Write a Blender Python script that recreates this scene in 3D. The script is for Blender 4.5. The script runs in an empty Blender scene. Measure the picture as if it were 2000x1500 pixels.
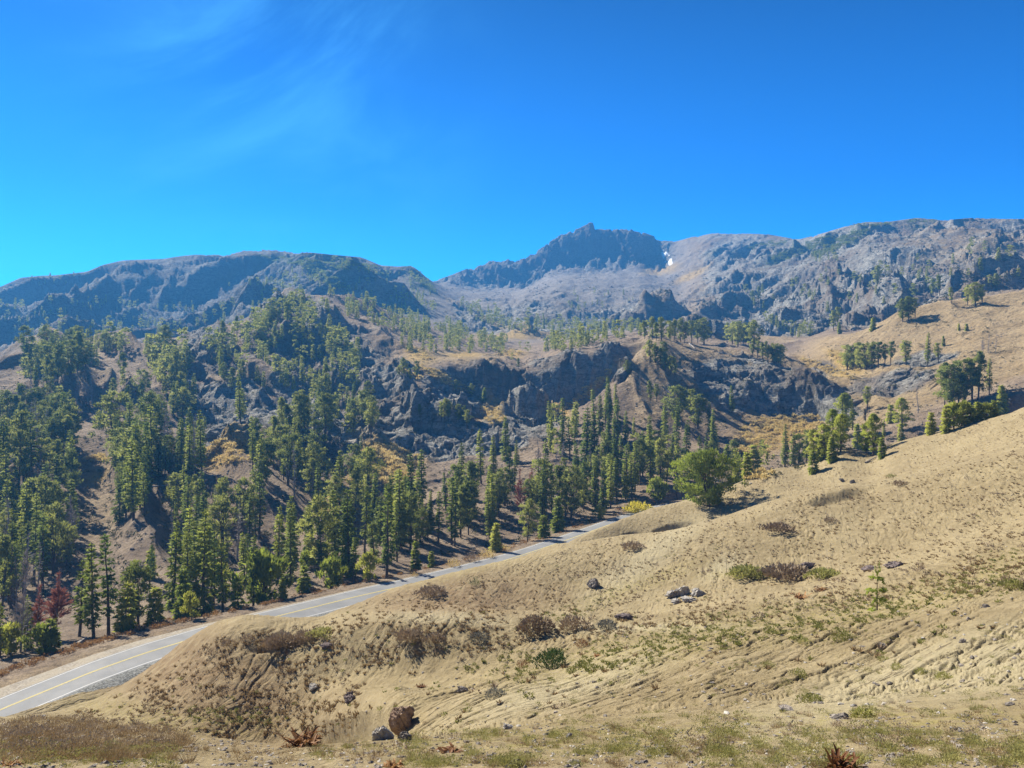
import bpy, math, random
import numpy as np
random.seed(7)
rng = np.random.default_rng(11)
scene = bpy.context.scene
col = scene.collection
F, CX, HY = 1570.0, 1000.0, 750.0          # focal length and horizon, in units of a 2000 x 1500 frame
SUN_AZ, SUN_EL = math.radians(-48), math.radians(41.5)   # azimuth from +Y, negative = to the left

# ------------------------------------------------------------------ helpers
def tag(o, label=None, cat=None, group=None, kind=None):
    if label: o['label'] = label
    if cat: o['category'] = cat
    if group: o['group'] = group
    if kind: o['kind'] = kind
    return o

def link(name, me, mats, parent=None):
    o = bpy.data.objects.new(name, me)
    col.objects.link(o)
    for m in (mats if isinstance(mats, (list, tuple)) else [mats]):
        if m is not None and me is not None and len(me.materials) < len(mats if isinstance(mats, (list, tuple)) else [mats]):
            me.materials.append(m)
    if parent is not None:
        o.parent = parent
    return o

def np_mesh(name, V, faces, smooth=True, mat_idx=None):
    """V (n,3) array, faces: (m,3) or (m,4) int array"""
    me = bpy.data.meshes.new(name)
    V = np.ascontiguousarray(V, dtype=np.float32)
    faces = np.ascontiguousarray(faces, dtype=np.int32)
    k = faces.shape[1]
    me.vertices.add(len(V)); me.vertices.foreach_set('co', V.ravel())
    me.loops.add(faces.size); me.loops.foreach_set('vertex_index', faces.ravel())
    me.polygons.add(len(faces))
    me.polygons.foreach_set('loop_start', np.arange(0, faces.size, k, dtype=np.int32))
    if mat_idx is not None:
        me.polygons.foreach_set('material_index', np.ascontiguousarray(mat_idx, dtype=np.int32))
    me.polygons.foreach_set('use_smooth', np.full(len(faces), smooth, dtype=bool))
    me.update(calc_edges=True)
    return me

def add_attr(me, name, arr):
    a = me.attributes.new(name, 'FLOAT', 'POINT')
    a.data.foreach_set('value', np.ascontiguousarray(arr, dtype=np.float32))

# ------------------------------------------------------------------ noise
_P = np.random.default_rng(3).permutation(256).astype(np.int32)
_P = np.concatenate([_P, _P])
_A = np.linspace(0, 2*np.pi, 256, endpoint=False)
_GX = np.cos(_A).astype(np.float32); _GY = np.sin(_A).astype(np.float32)
def perlin(x, y):
    x = x.astype(np.float32); y = y.astype(np.float32)
    xi = np.floor(x).astype(np.int32); yi = np.floor(y).astype(np.int32)
    xf = x - xi; yf = y - yi
    xi &= 255; yi &= 255
    u = xf*xf*xf*(xf*(xf*6-15)+10); v = yf*yf*yf*(yf*(yf*6-15)+10)
    def g(ix, iy, dx, dy):
        h = _P[_P[ix & 255] + (iy & 255)]
        return _GX[h]*dx + _GY[h]*dy
    a = g(xi, yi, xf, yf); b = g(xi+1, yi, xf-1, yf)
    c = g(xi, yi+1, xf, yf-1); d = g(xi+1, yi+1, xf-1, yf-1)
    a = a + u*(b-a); c = c + u*(d-c)
    return (a + v*(c-a))*1.5
def fbm(x, y, s, octv=5, gain=.5, off=0.):
    r = np.zeros_like(x, dtype=np.float32); a = 1.; f = 1./s; t = 0.
    for i in range(octv):
        r += a*perlin(x*f+off+17.3*i, y*f-off+9.1*i); t += a; a *= gain; f *= 2.03
    return r/t*1.4
def ridged(x, y, s, octv=5, gain=.5, off=0.):
    r = np.zeros_like(x, dtype=np.float32); a = 1.; f = 1./s; t = 0.; w = 1.
    for i in range(octv):
        n = 1-np.abs(perlin(x*f+off+11.7*i, y*f-off+5.3*i))*1.6
        n = np.clip(n, 0, 1)**2*w
        r += a*n; t += a; w = np.clip(n*1.6, 0, 1); a *= gain; f *= 2.1
    return r/t
def facets(x, y, s, octv=1, gain=.5, off=0., tilt=1.):
    """broken bedrock: each cell of a jittered lattice is a tilted plane"""
    r = np.zeros_like(x, dtype=np.float32); a = 1.
    for o in range(octv):
        X = (x/s+off+7.7*o).astype(np.float32); Yq = (y/s-off+3.1*o).astype(np.float32)
        X = X+.25*perlin(X*1.3, Yq*1.3); Yq = Yq+.25*perlin(X*1.3+9, Yq*1.3+4)
        xi = np.floor(X).astype(np.int32); yi = np.floor(Yq).astype(np.int32)
        best = np.full(X.shape, 9., np.float32); val = np.zeros(X.shape, np.float32)
        for dx in (-1,0,1):
            for dy in (-1,0,1):
                h_ = _P[_P[(xi+dx)&255]+((yi+dy)&255)]; h2 = _P[h_]; h3 = _P[(h2+57)&255]; h4 = _P[(h3+91)&255]
                ex = xi+dx+h_/255.-X; ey = yi+dy+h2/255.-Yq
                d = ex*ex+ey*ey; m = d < best
                v = (h3/255.-.5)+tilt*(ex*(h4/255.-.5)+ey*(h_/255.-.5))*1.6
                val = np.where(m, v, val); best = np.where(m, d, best)
        r += a*val; a *= gain; s *= .42
    return r
def sstep(a, b, x):
    t = np.clip((x-a)/(b-a), 0, 1); return t*t*(3-2*t)
SUN_E, SKY_S, EXPO = 5.0, .085, 1.18
SKY_TINT = (.004, .52, 1.15)
CIRRUS = .38
HAZE_C, HAZE_D = (.10, .42, 1.0), 2.1e-4
FIR_C = ((.12,.17,.034), (.36,.385,.07))
PINE_C = ((.16,.195,.048), (.38,.39,.095))
YOUNG_C = ((.22,.27,.04), (.45,.45,.08))
# ------------------------------------------------------------------ terrain
# Feature lines of the land, near to far: crests, dips, ledges.  Each point is (bearing, drop, distance); bearing and drop
# are slopes in thousandths of the focal length, turned at once into metres (x = bearing*distance ...).
B = 1.3
LINES = [
 # name, rows cap, points
 ('foot',  [(-300,2950,1.2),(2300,2700,1.2)]),
 ('near',  [(-300,1620,5.2),(0,1600,5.4),(600,1590,5.8),(1200,1560,6.2),(2000,1530,6.4),(2300,1500,6.4)]),
 ('bench', [(-300,1400,12.5),(0,1420,12.5),(100,1418,12.3),(200,1424,12.),(300,1438,11.5),(400,1450,11.2),(520,1462,11),(650,1460,11.5),(800,1447,12.5),(1000,1432,13.5),(1200,1420,14),(1400,1408,14.5),(1600,1396,15),(1800,1385,15),(2000,1372,15),(2300,1340,15)]),
 ('toe',   [(-300,1450,30),(0,1425,32),(150,1408,36),(250,1425,30),(400,1445,25),(520,1460,22),(650,1462,20),(740,1445,18.5),(800,1432,18),(900,1415,18.5),(1000,1402,19),(1200,1378,20),(1400,1358,21),(1600,1340,22),(1800,1318,22),(2000,1290,22),(2300,1240,22)]),
 ('spur',  [(-300,1440,50),(0,1420,50),(150,1398,50),(250,1400,44),(400,1405,38),(520,1410,33),(620,1408,30),(700,1395,28),(750,1378,27.5),(800,1366,28),(850,1357,29),(950,1332,31),(1000,1316,33),(1090,1309,35),(1250,1272,38),(1400,1243,41),(1550,1224,44),(1650,1206,46),(1750,1190,47),(1850,1158,47),(2000,1128,47),(2300,1040,46)]),
 ('hollow',[(-300,1432,62),(0,1414,62),(150,1390,60),(250,1372,56),(400,1345,50),(520,1340,45),(650,1330,41),(800,1322,39),(900,1312,39),(1000,1296,40),(1100,1282,42),(1250,1255,46),(1400,1232,50),(1550,1213,52),(1650,1195,53),(1750,1175,54),(1850,1145,54),(2000,1105,54),(2300,1010,52)]),
 ('hump1', [(-300,1424,80),(0,1409,82),(120,1392,86),(190,1368,88),(260,1328,86),(330,1288,84),(380,1255,83),(425,1231,82),(480,1222,80),(525,1226,78),(580,1232,76),(625,1234,75),(660,1222,74),(700,1213,73),(775,1203,71),(875,1206,68),(1000,1215,65),(1100,1222,64),(1250,1219,63),(1375,1200,64),(1500,1180,66),(1600,1160,68),(1700,1135,70),(1800,1105,72),(2000,1050,72),(2300,950,70)]),
 ('dip1',  [(-300,1420,86),(0,1406,88),(120,1390,92),(190,1368,95),(260,1335,98),(330,1310,100),(425,1262,102),(525,1250,100),(580,1243,96),(625,1234,90),(660,1228,86),(700,1221,84),(775,1211,80),(875,1211,76),(1000,1216,71),(1100,1205,71),(1250,1180,72),(1375,1160,75),(1500,1140,79),(1600,1118,82),(1700,1093,84),(1800,1065,85),(2000,1008,85),(2300,900,82)]),
 ('hump2', [(-300,1418,90),(0,1405,91),(120,1388,98),(190,1364,104),(260,1333,108),(330,1305,112),(425,1270,116),(525,1242,120),(575,1224,120),(625,1206,119),(665,1188,118),(700,1180,118),(750,1163,118),(800,1148,118),(875,1131,120),(950,1115,122),(1000,1104,124),(1060,1083,126),(1095,1073,128),(1150,1068,128),(1220,1060,128),(1300,1050,128),(1400,1028,130),(1450,1008,132),(1520,985,134),(1640,955,136),(1705,951,134),(1800,932,130),(1900,912,126),(2000,890,122),(2300,770,115)]),
 ('dip2',  [(-300,1417,92),(0,1404,92.5),(120,1380,99),(190,1350,106),(260,1322,111),(330,1296,116),(425,1266,122),(525,1240,127),(625,1215,132),(700,1200,135),(800,1180,138),(900,1150,142),(1000,1115,146),(1060,1095,148),(1095,1082,148),(1150,1074,146),(1220,1066,146),(1300,1052,148),(1360,1030,150),(1420,1010,152),(1500,985,156),(1600,960,160),(1705,944,158),(1800,915,152),(1900,885,146),(2000,850,140),(2300,730,130)]),
 ('hump3', [(-300,1416.5,93.5),(0,1403.5,94),(120,1370,101),(190,1342,108),(260,1315,114),(330,1290,119),(425,1262,126),(525,1236,133),(625,1210,141),(700,1196,147),(800,1176,156),(900,1148,166),(1000,1112,178),(1060,1088,184),(1095,1072,188),(1125,1052,190),(1160,1036,194),(1210,1017,202),(1270,994,212),(1340,976,216),(1422,952,220),(1510,917,224),(1566,909,226),(1610,890,224),(1643,874,222),(1690,884,218),(1709,884,215),(1734,868,212),(1780,856,208),(1825,846,203),(1895,826,196),(1975,807,188),(2000,795,184),(2300,690,170)]),
 ('back3', [(-300,1416,95),(0,1403,95),(120,1366,102.5),(190,1340,109.5),(260,1313,115.5),(330,1288,121),(425,1260,128),(525,1234,135),(625,1208,144),(700,1194,150),(800,1174,160),(900,1147,171),(1000,1111,184),(1060,1089,194),(1100,1078,202),(1160,1058,212),(1210,1040,222),(1270,1020,236),(1340,1000,240),(1422,985,244),(1510,955,246),(1566,940,248),(1643,915,246),(1709,912,240),(1780,890,234),(1825,875,228),(1895,856,220),(2000,830,210),(2300,720,195)]),
 ('roadin', None), ('roadout', None),
 ('verge', None),
 ('v1',    [(-300,1330,125),(0,1290,125),(100,1262,133),(200,1240,140),(300,1212,150),(400,1200,158),(500,1180,165),(600,1155,172),(700,1138,182),(800,1118,196),(900,1094,215),(1000,1062,236),(1100,1030,255),(1200,995,278),(1300,965,292),(1400,945,305),(1500,925,318),(1600,905,335),(1700,868,350),(1800,832,350),(1900,799,348),(2000,764,345),(2300,650,340)]),
 ('v2',    [(-300,1260,160),(0,1190,165),(150,1150,185),(300,1120,205),(450,1080,218),(600,1045,232),(700,1030,240),(800,1015,252),(900,1000,268),(1000,975,285),(1100,945,302),(1200,925,325),(1300,905,335),(1400,900,345),(1450,890,360),(1500,872,380),(1600,845,390),(1700,815,390),(1800,785,385),(1900,755,380),(2000,720,375),(2300,610,370)]),
 ('v3',    [(-300,1080,230),(0,990,255),(150,960,275),(300,945,295),(420,900,320),(600,890,335),(700,905,335),(800,912,345),(850,905,350),(950,890,355),(1000,880,360),(1060,868,365),(1080,866,365),(1130,850,365),(1200,822,375),(1290,805,395),(1350,812,410),(1450,822,425),(1550,815,430),(1640,798,430),(1700,775,425),(1800,735,420),(1900,705,415),(2000,672,415),(2300,560,410)]),
 ('knoll', [(-300,960,300),(0,860,330),(150,830,345),(300,830,360),(450,820,385),(600,820,400),(700,835,400),(760,800,410),(800,775,425),(850,800,415),(900,820,405),(950,835,395),(990,842,385),(1030,852,380),(1080,842,385),(1130,812,400),(1180,765,425),(1210,722,450),(1250,682,480),(1290,657,505),(1330,671,500),(1400,686,490),(1470,704,475),(1530,721,462),(1600,730,450),(1630,745,445),(1650,770,440),(1690,760,440),(1750,728,440),(1800,712,440),(1900,678,440),(2000,645,440),(2300,530,440)]),
 ('gorge', [(-300,890,360),(0,795,390),(150,770,405),(300,775,425),(450,765,445),(600,765,460),(700,775,455),(760,765,450),(800,748,455),(850,752,480),(880,765,500),(950,790,505),(1000,802,505),(1060,802,505),(1100,800,500),(1150,790,500),(1180,775,505),(1210,738,510),(1250,692,520),(1290,662,530),(1330,680,530),(1400,700,530),(1470,715,520),(1530,735,505),(1580,742,495),(1630,738,480),(1690,715,480),(1750,690,480),(1800,672,480),(1900,640,480),(2000,607,480),(2300,500,480)]),
 ('ledge', [(-300,830,430),(0,735,450),(95,705,455),(192,705,470),(308,715,485),(402,700,500),(500,680,520),(600,672,540),(700,690,540),(760,700,525),(800,700,510),(850,716,505),(900,712,518),(960,712,522),(1000,716,522),(1020,722,520),(1050,722,516),(1100,700,518),(1180,680,525),(1240,668,535),(1290,651,545),(1330,672,560),(1400,676,560),(1500,695,555),(1560,706,550),(1600,700,540),(1700,672,525),(1750,655,515),(1850,625,510),(2000,588,510),(2300,480,500)]),
 ('ridge', [(-300,790,520),(0,690,545),(49,669,552),(95,650,560),(147,647,560),(192,656,572),(252,660,572),(308,660,585),(350,660,600),(402,642,625),(437,631,640),(480,620,650),(507,606,665),(546,578,690),(577,570,710),(630,569,730),(700,605,720),(760,645,690),(800,668,650),(850,690,610),(900,694,600),(960,700,598),(1020,710,590),(1060,703,585),(1100,686,580),(1180,668,585),(1240,660,590),(1290,648,600),(1330,664,620),(1400,670,640),(1500,690,640),(1560,698,620),(1620,672,590),(1700,642,565),(1750,612,555),(1800,598,550),(1850,588,545),(1950,575,540),(2000,568,535),(2300,460,520)]),
 ('rear',  [(-300,800,640),(0,712,640),(95,690,650),(192,690,660),(308,692,680),(402,675,710),(480,655,740),(546,612,780),(577,595,800),(630,585,820),(700,588,830),(760,615,830),(800,635,820),(850,655,800),(900,668,780),(960,680,750),(1020,688,740),(1060,684,740),(1100,672,740),(1180,658,740),(1240,652,740),(1290,645,740),(1330,650,760),(1400,655,780),(1500,668,760),(1560,672,730),(1620,655,690),(1700,648,650),(1750,625,640),(1800,605,640),(1850,598,640),(1950,585,630),(2000,575,620),(2300,470,600)]),
 ('slope', [(-300,760,900),(0,695,900),(95,680,900),(192,672,920),(308,660,930),(402,640,960),(480,625,1000),(546,598,1020),(577,584,1030),(630,572,1040),(700,566,1060),(760,585,1060),(850,625,1040),(900,636,1020),(960,648,1000),(1000,650,1000),(1060,655,1000),(1100,650,1000),(1180,648,1000),(1240,640,1000),(1290,630,1000),(1330,625,1000),(1400,628,980),(1500,636,900),(1560,640,860),(1620,640,800),(1700,640,760),(1750,610,740),(1800,588,740),(1900,560,740),(2000,545,730),(2300,440,700)]),
 ('mid',   [(-300,690,1150),(0,625,1150),(95,605,1150),(192,590,1150),(308,580,1180),(402,575,1200),(480,560,1220),(546,548,1240),(630,535,1260),(700,530,1260),(744,538,1260),(800,550,1260),(846,580,1260),(900,596,1300),(960,602,1300),(1000,600,1300),(1060,590,1300),(1100,590,1300),(1180,600,1300),(1240,598,1300),(1290,600,1300),(1330,596,1250),(1400,580,1200),(1500,575,1150),(1560,580,1080),(1620,575,1020),(1700,560,980),(1750,545,960),(1800,525,950),(1900,505,950),(2000,492,950),(2300,390,900)]),
 ('crestL',[(-300,600,1700),(0,563,1650),(40,545,1640),(80,541,1640),(110,540,1640),(170,533,1630),(200,520,1630),(240,511,1620),(320,508,1600),(350,503,1600),(380,500,1600),(430,500,1580),(460,495,1560),(490,488,1560),(530,487,1550),(600,495,1540),(650,500,1530),(706,505,1520),(744,521,1520),(776,523,1510),(805,522,1510),(825,536,1510),(846,552,1520),(870,566,1560),(900,572,1620),(960,574,1650),(1000,574,1660),(1060,556,1650),(1100,545,1650),(1150,545,1650),(1200,545,1650),(1250,545,1650),(1290,555,1640),(1330,560,1600),(1400,535,1550),(1500,520,1450),(1560,520,1350),(1620,505,1280),(1700,480,1230),(1750,475,1220),(1800,470,1200),(1900,460,1190),(2000,452,1180),(2300,350,1150)]),
 ('scree', [(-300,640,2100),(0,600,2050),(110,580,2040),(240,555,2000),(430,545,1950),(530,535,1930),(650,545,1900),(744,560,1900),(805,562,1900),(846,556,1900),(880,551,1920),(920,553,1940),(960,556,1960),(1030,556,1960),(1045,545,1980),(1060,525,2030),(1100,510,2060),(1150,514,2060),(1200,508,2050),(1250,502,2060),(1290,512,2060),(1310,502,2050),(1350,505,1900),(1400,495,1850),(1500,490,1750),(1560,490,1600),(1620,470,1500),(1700,448,1420),(1750,446,1400),(1800,440,1380),(1900,438,1350),(2000,437,1320),(2300,340,1300)]),
 ('crestP',[(-300,660,2300),(0,620,2300),(430,570,2300),(650,570,2250),(744,575,2200),(805,570,2180),(846,552,2120),(880,540,2110),(920,524,2110),(970,508,2110),(1030,503,2110),(1060,485,2120),(1080,470,2130),(1105,455,2140),(1130,447,2140),(1146,441,2140),(1152,436,2140),(1160,438,2140),(1167,444,2140),(1200,445,2140),(1230,447,2140),(1250,454,2140),(1290,468,2140),(1320,472,2120),(1350,465,2080),(1400,457,2040),(1440,458,2000),(1500,460,1940),(1545,468,1850),(1560,470,1780),(1600,460,1660),(1650,445,1560),(1690,436,1520),(1740,435,1500),(1790,428,1480),(1850,432,1450),(1920,426,1430),(1950,430,1420),(2000,430,1400),(2300,330,1380)]),
 ('beyond',[(-300,740,3000),(2300,740,3000)]),
]
# the road lies level in the valley: its two edge lines, 40 m below the eye
ROAD_OUT = [(-300,1500),(0,1366),(180,1294),(280,1260),(400,1225),(550,1188),(700,1152),(770,1137),(900,1106),(1000,1080),(1100,1047),(1200,1012),(1272,990),(1400,968),(1550,948),(1700,930),(2000,890),(2300,800)]
ROAD_Y   = [(-300,84),(0,98),(180,108),(280,115),(400,124),(550,137),(700,153),(800,165),(900,180),(1000,196),(1100,216),(1200,240),(1272,258),(1400,275),(1550,290),(1700,300),(2000,310),(2300,310)]
ROAD_R   = [(-300,.075),(0,.075),(180,.0755),(400,.072),(516,.070),(700,.0685),(900,.072),(1000,.074),(1100,.079),(1272,.075),(1700,.045),(2300,.04)]

NC_IN = 1180
ucore = np.linspace(-1.0, 1.0, int(NC_IN*1.0/.637))
# fine in the middle, coarser away from it
us = np.concatenate([[-9,-5,-3.2,-2.2,-1.7,-1.4,-1.2,-1.08,-1.0], np.linspace(-.97,-.69,60), np.linspace(-.68,.68,NC_IN), np.linspace(.69,.97,60), [1.0,1.08,1.2,1.4,1.7,2.2,3.2,5,9]])
NCOL = len(us)
px = np.clip(CX+F*us, -300, 2300)
def gsmooth(a, k):
    if k < 1: return a
    w = np.exp(-.5*(np.arange(-3*k,3*k+1)/k)**2); w /= w.sum()
    p = np.pad(a, (3*k,3*k), mode='edge')
    return np.convolve(p, w, 'valid')
def xs(pts, j): return np.interp(px, [p[0] for p in pts], [p[j] for p in pts])
OV = {
 'toe':[(-300,62),(150,62),(250,58),(520,58),(650,54),(740,42),(800,38),(900,35),(1000,33),(1200,31),(1400,30),(1600,30),(2000,28),(2300,27)],
 'spur':[(-300,66),(150,66),(250,61),(400,60.3),(520,60.3),(620,58),(700,47),(750,44),(800,43),(850,43),(950,44),(1000,45),(1090,46),(1250,45),(1400,44),(1550,45),(1650,46),(2000,47),(2300,46)],
 'hollow':[(-300,70),(150,70),(250,66),(400,64),(520,63.5),(650,62),(800,59),(900,58),(1000,58),(1250,57),(1400,58),(1600,60),(1850,62),(2000,62),(2300,60)],
 'hump1':[(-300,80),(0,82),(120,84),(190,82),(260,78),(330,75),(425,72),(525,70),(625,68),(700,67),(875,65),(1000,65),(1250,64),(1375,65),(1500,67),(1600,69),(1700,71),(1800,74),(2000,75),(2300,72)],
 'dip1':[(-300,86),(0,88),(190,92),(330,98),(425,99),(525,102),(625,104),(700,104),(875,104),(1000,105),(1250,104),(1375,102),(1600,103),(2000,100),(2300,95)],
 'dip2':[(-300,92),(0,92.5),(120,99),(190,106),(260,111),(330,116),(425,122),(525,127),(625,132),(700,135),(800,140),(900,150),(1000,165),(1060,172),(1095,176),(1150,182),(1220,188),(1300,190),(1420,195),(1600,195),(1705,186),(1800,178),(2000,162),(2300,150)],
}
LY, LP, LN = [], [], []
sm = {'crestP':1,'crestL':2,'hump1':4,'hump2':4,'hump3':3,'ridge':3,'knoll':3,'ledge':3,'gorge':4}
for nm, pts in LINES:
    if pts is None:
        Yi = gsmooth(xs(ROAD_Y,1), 14); yo = gsmooth(xs(ROAD_OUT,1), 10); r = xs(ROAD_R,1)
        if nm == 'roadin':                      # gravel shoulder just inside the inner white line
            Y = Yi*.985; z = (HY-(750+(yo-750)*(1+r)))/F*Yi; P = HY-z/Y*F
        elif nm == 'roadout':
            Y = Yi*(1+r); z = (HY-yo)/F*Y; ex = np.interp(px,[-300,0,280,420,600,2300],[4.5,4.,3.,1.2,.8,.8]); Y = Y+ex*1.3+.6; P = HY-z/Y*F
        else:
            Y = LY[-1]*1.02+1.5; P = HY-(LY[-1]*(HY-LP[-1])/F-.4)/Y*F
    else:
        Y = gsmooth(xs(OV[nm],1) if nm in OV else xs(pts,2), 8); P = gsmooth(xs(pts,1), sm.get(nm, 6))
    if LY: Y = np.maximum(Y, LY[-1]*1.006+.3)
    LY.append(Y); LP.append(P); LN.append(nm)
LY = np.array(LY); LP = np.array(LP); LZ = (HY-LP)/F*LY
K = len(LN)
# monotone-cubic through the lines, column by column
h = np.diff(LY, axis=0); dl = np.diff(LZ, axis=0)/h
M = np.zeros_like(LZ)
w1 = 2*h[1:]+h[:-1]; w2 = h[1:]+2*h[:-1]
same = dl[1:]*dl[:-1] > 0
with np.errstate(divide='ignore', invalid='ignore'):
    M[1:-1] = np.where(same, (w1+w2)/(w1/dl[:-1]+w2/dl[1:]), 0)
M[0] = dl[0]; M[-1] = dl[-1]
sharp = {'bench':.6,'hump1':.35,'hump2':.3,'hump3':.3,'crestL':.5,'crestP':.5,'ridge':.5,'ledge':.5}
ROWY, ROWZ, ROWI = [], [], []
inn = np.abs(us) < .66
for k in range(K-1):
    span = np.percentile(np.abs(LP[k+1]-LP[k])[inn], 88)
    vis = np.percentile(np.maximum(LP[k]-LP[k+1],0)[inn], 92)
    n = int(np.clip(.62*vis+.15*span+12, 12, 150))
    if LN[k] in ('foot',): n = 40
    if LN[k] in ('near','bench'): n = 70
    if LN[k] in ('toe','spur','hollow'): n = max(n, 70)
    if LN[k] == 'crestP': n = 10
    t = np.arange(n)/n
    if k == K-2: t = np.append(t, 1.)
    r = LY[k+1]/LY[k]
    for tt in t:
        Y = LY[k]*r**tt
        s = (Y-LY[k])/h[k]
        z = (LZ[k]*(1+2*s)*(1-s)**2 + h[k]*M[k]*s*(1-s)**2 + LZ[k+1]*s*s*(3-2*s) - h[k]*M[k+1]*s*s*(1-s))
        ROWY.append(Y); ROWZ.append(z); ROWI.append(k+tt)
GY = np.array(ROWY); GZ = np.array(ROWZ); GI = np.array(ROWI)
NR = len(GY)
GX = GY*us[None,:]
print('grid', NR, NCOL, NR*NCOL)
IDX = {n:i for i,n in enumerate(LN)}
PXg = np.broadcast_to(px[None,:], GY.shape)
PYg = HY-GZ/GY*F                                # bearing/drop of the smooth land, used only to place ground cover and rock types
row = GI[:,None]
def zone(a, b, fa=.6, fb=.6):                  # 1 between feature lines a and b
    ia, ib = IDX[a], IDX[b]
    return sstep(ia-fa, ia+fa*.2, row)*(1-sstep(ib-fb*.2, ib+fb, row))
def blob(bx, by, rx, ry, ang=0., lo='foot', hi='beyond', soft=.45):
    ca, sa = math.cos(math.radians(ang)), math.sin(math.radians(ang))
    dx, dy = PXg-bx, PYg-by
    a = (dx*ca+dy*sa)/rx; b = (-dx*sa+dy*ca)/ry
    d = np.sqrt(a*a+b*b)
    m = 1-sstep(1-soft, 1+soft, d)
    return m*((row >= IDX[lo]) & (row <= IDX[hi]))
# ------------------------------------------------------------------ rock, gullies, rills
def noise_at(fn, mask, *a, **k):
    """evaluate fn only where mask > 0.003"""
    out = np.zeros(GX.shape, np.float32)
    s = mask > .003
    if s.any(): out[s] = fn(GX[s], GY[s], *a, **k)
    return out
def aniso(fn, mask, fall, s, stretch=3., **k):
    out = np.zeros(GX.shape, np.float32); q = mask > .003
    if q.any():
        x, y = GX[q], GY[q]
        wx = 0; n = math.hypot(*fall); fx, fy = fall[0]/n, fall[1]/n
        b = x*fx+y*fy; a = -x*fy+y*fx
        a = a + s*.5*perlin(x/(s*1.7), y/(s*1.7)+4.2)
        out[q] = fn(a, b/stretch, s, **k)
    return out
far   = sstep(IDX['rear']+.2, IDX['slope']+.3, row)*np.ones_like(GY)
midz  = zone('v2','rear')*np.ones_like(GY)
left  = 1-sstep(700, 860, PXg)
right = sstep(1290, 1420, PXg)
peakc = sstep(820,880,PXg)*(1-sstep(1270,1340,PXg))*zone('scree','crestP',.4,.2)
# how rocky (0 loose dirt .. 1 crag)
rock = np.zeros_like(GY)
def mx(a): 
    global rock; rock = np.maximum(rock, a)
for b in [(950,752,120,42,0),(1105,738,75,52,0),(1195,705,34,36,-40),(830,835,80,58,15),(760,760,40,60,30),(905,880,70,45,0),(1035,800,60,50,0),(985,850,50,40,60)]:
    mx(blob(*b, lo='v3', hi='ridge')*1.)
for b in [(1510,760,165,48,14),(1610,790,50,35,0),(1440,770,40,40,30)]:
    mx(blob(*b, lo='v2', hi='ledge')*.95)
for b in [(1740,745,110,22,-10),(1610,715,40,16,0),(1800,700,80,14,-8)]:
    mx(blob(*b, lo='v2', hi='ledge')*.6)
for b in [(420,680,60,40,30),(470,800,110,50,10),(560,640,90,60,-20),(650,740,110,120,50),(640,860,90,60,0),(690,840,70,90,50),(450,850,60,40,0),(380,700,40,60,40)]:
    mx(blob(*b, lo='v2', hi='rear')*.8)
mx(far*left*.62)
mx(far*right*.58*(1-blob(1900,470,160,30,0,lo='slope')*.3))
mx(peakc)
mx(far*sstep(860,900,PXg)*(1-right)*zone('slope','mid',.3,.3)*.55)
mx(far*sstep(860,900,PXg)*(1-right)*zone('mid','scree')*.22)
crestfade = np.ones(NR)
for c in ('ridge','crestL','crestP','knoll','hump3','hump2','hump1'):
    crestfade *= 1-(.9 if c in ('crestL','crestP') else .55)*np.exp(-((GI-IDX[c])/(.34 if c[0]=='c' else .22))**2)
crestfade = crestfade[:,None]*np.ones_like(GY)
rk = rock*crestfade
# large forms
dz = np.zeros_like(GY)
warpx = 12*perlin(GX/70, GY/70+3)
# crags in the middle distance
m = rk*midz
dz += m*(noise_at(ridged, m, 62., octv=6, gain=.52)-.42)*(6.5+9*left)
# gullied dirt slopes left, falling to the right and towards the road
g = midz*left*(1-rock*.4)*zone('v2','rear',.8,.3)
gu = aniso(ridged, g, (.45,-.9), 50., 3.2, octv=3, gain=.4, off=2.)
dz += g*crestfade*(gu-.45)*17
g2 = midz*(1-left)*(1-rock*.5)
dz += g2*crestfade*(aniso(ridged, g2, (.1,-1), 40., 2.2, octv=5, gain=.5, off=6.)-.45)*4.5
# columns down the rock walls
m = rk*midz*zone('gorge','ledge',.35,.3)
dz += m*(aniso(ridged, m, (0.05,-1), 13., 7., octv=4, gain=.6, off=33.)-.4)*5.
# terraced cliffs: break smooth rock into steps
# far mountains
before = 1-sstep(IDX['crestL']+.02, IDX['crestL']+.3, row)
m = far*left*crestfade*before
dz += m*(aniso(ridged, m, (-.55,-.83), 190., 2.3, octv=6, gain=.5, off=1.)-.42)*100
m2 = far*left*before*(.45+.55*crestfade)
st = noise_at(fbm, m2, 120., 5, .55, off=31.)
dz += m2*crestfade*st*12
top = 1-.85*sstep(IDX['scree']-.1, IDX['crestP']-.2, row)
m = far*right*crestfade*top
dz += m*(aniso(ridged, m, (-.8,-.6), 120., 2.4, octv=7, gain=.56, off=4.)-.42)*62*(.35+.65*rock)
m = far*(1-left)*(1-right)*crestfade
dz += m*(noise_at(ridged, m, 150., octv=7, gain=.55, off=9.)-.42)*26*(.25+.75*np.clip(rock*1.3,0,1))
m = peakc*(.4+.6*crestfade)
dz += m*(aniso(ridged, m, (.2,-1), 55., 1.6, octv=5, gain=.55, off=3.)-.42)*20
# fine crag on every rock
m = rock*(midz*1.0+far*2.0)
dz += m*noise_at(fbm, m, 14., 4, .6, off=5.)*1.6
m = rock*midz
dz += m*(noise_at(ridged, m, 11., octv=4, gain=.6, off=8.)-.4)*1.6
dz += m*noise_at(facets, m, 24., octv=3, gain=.45, off=15.)*6.5
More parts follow.
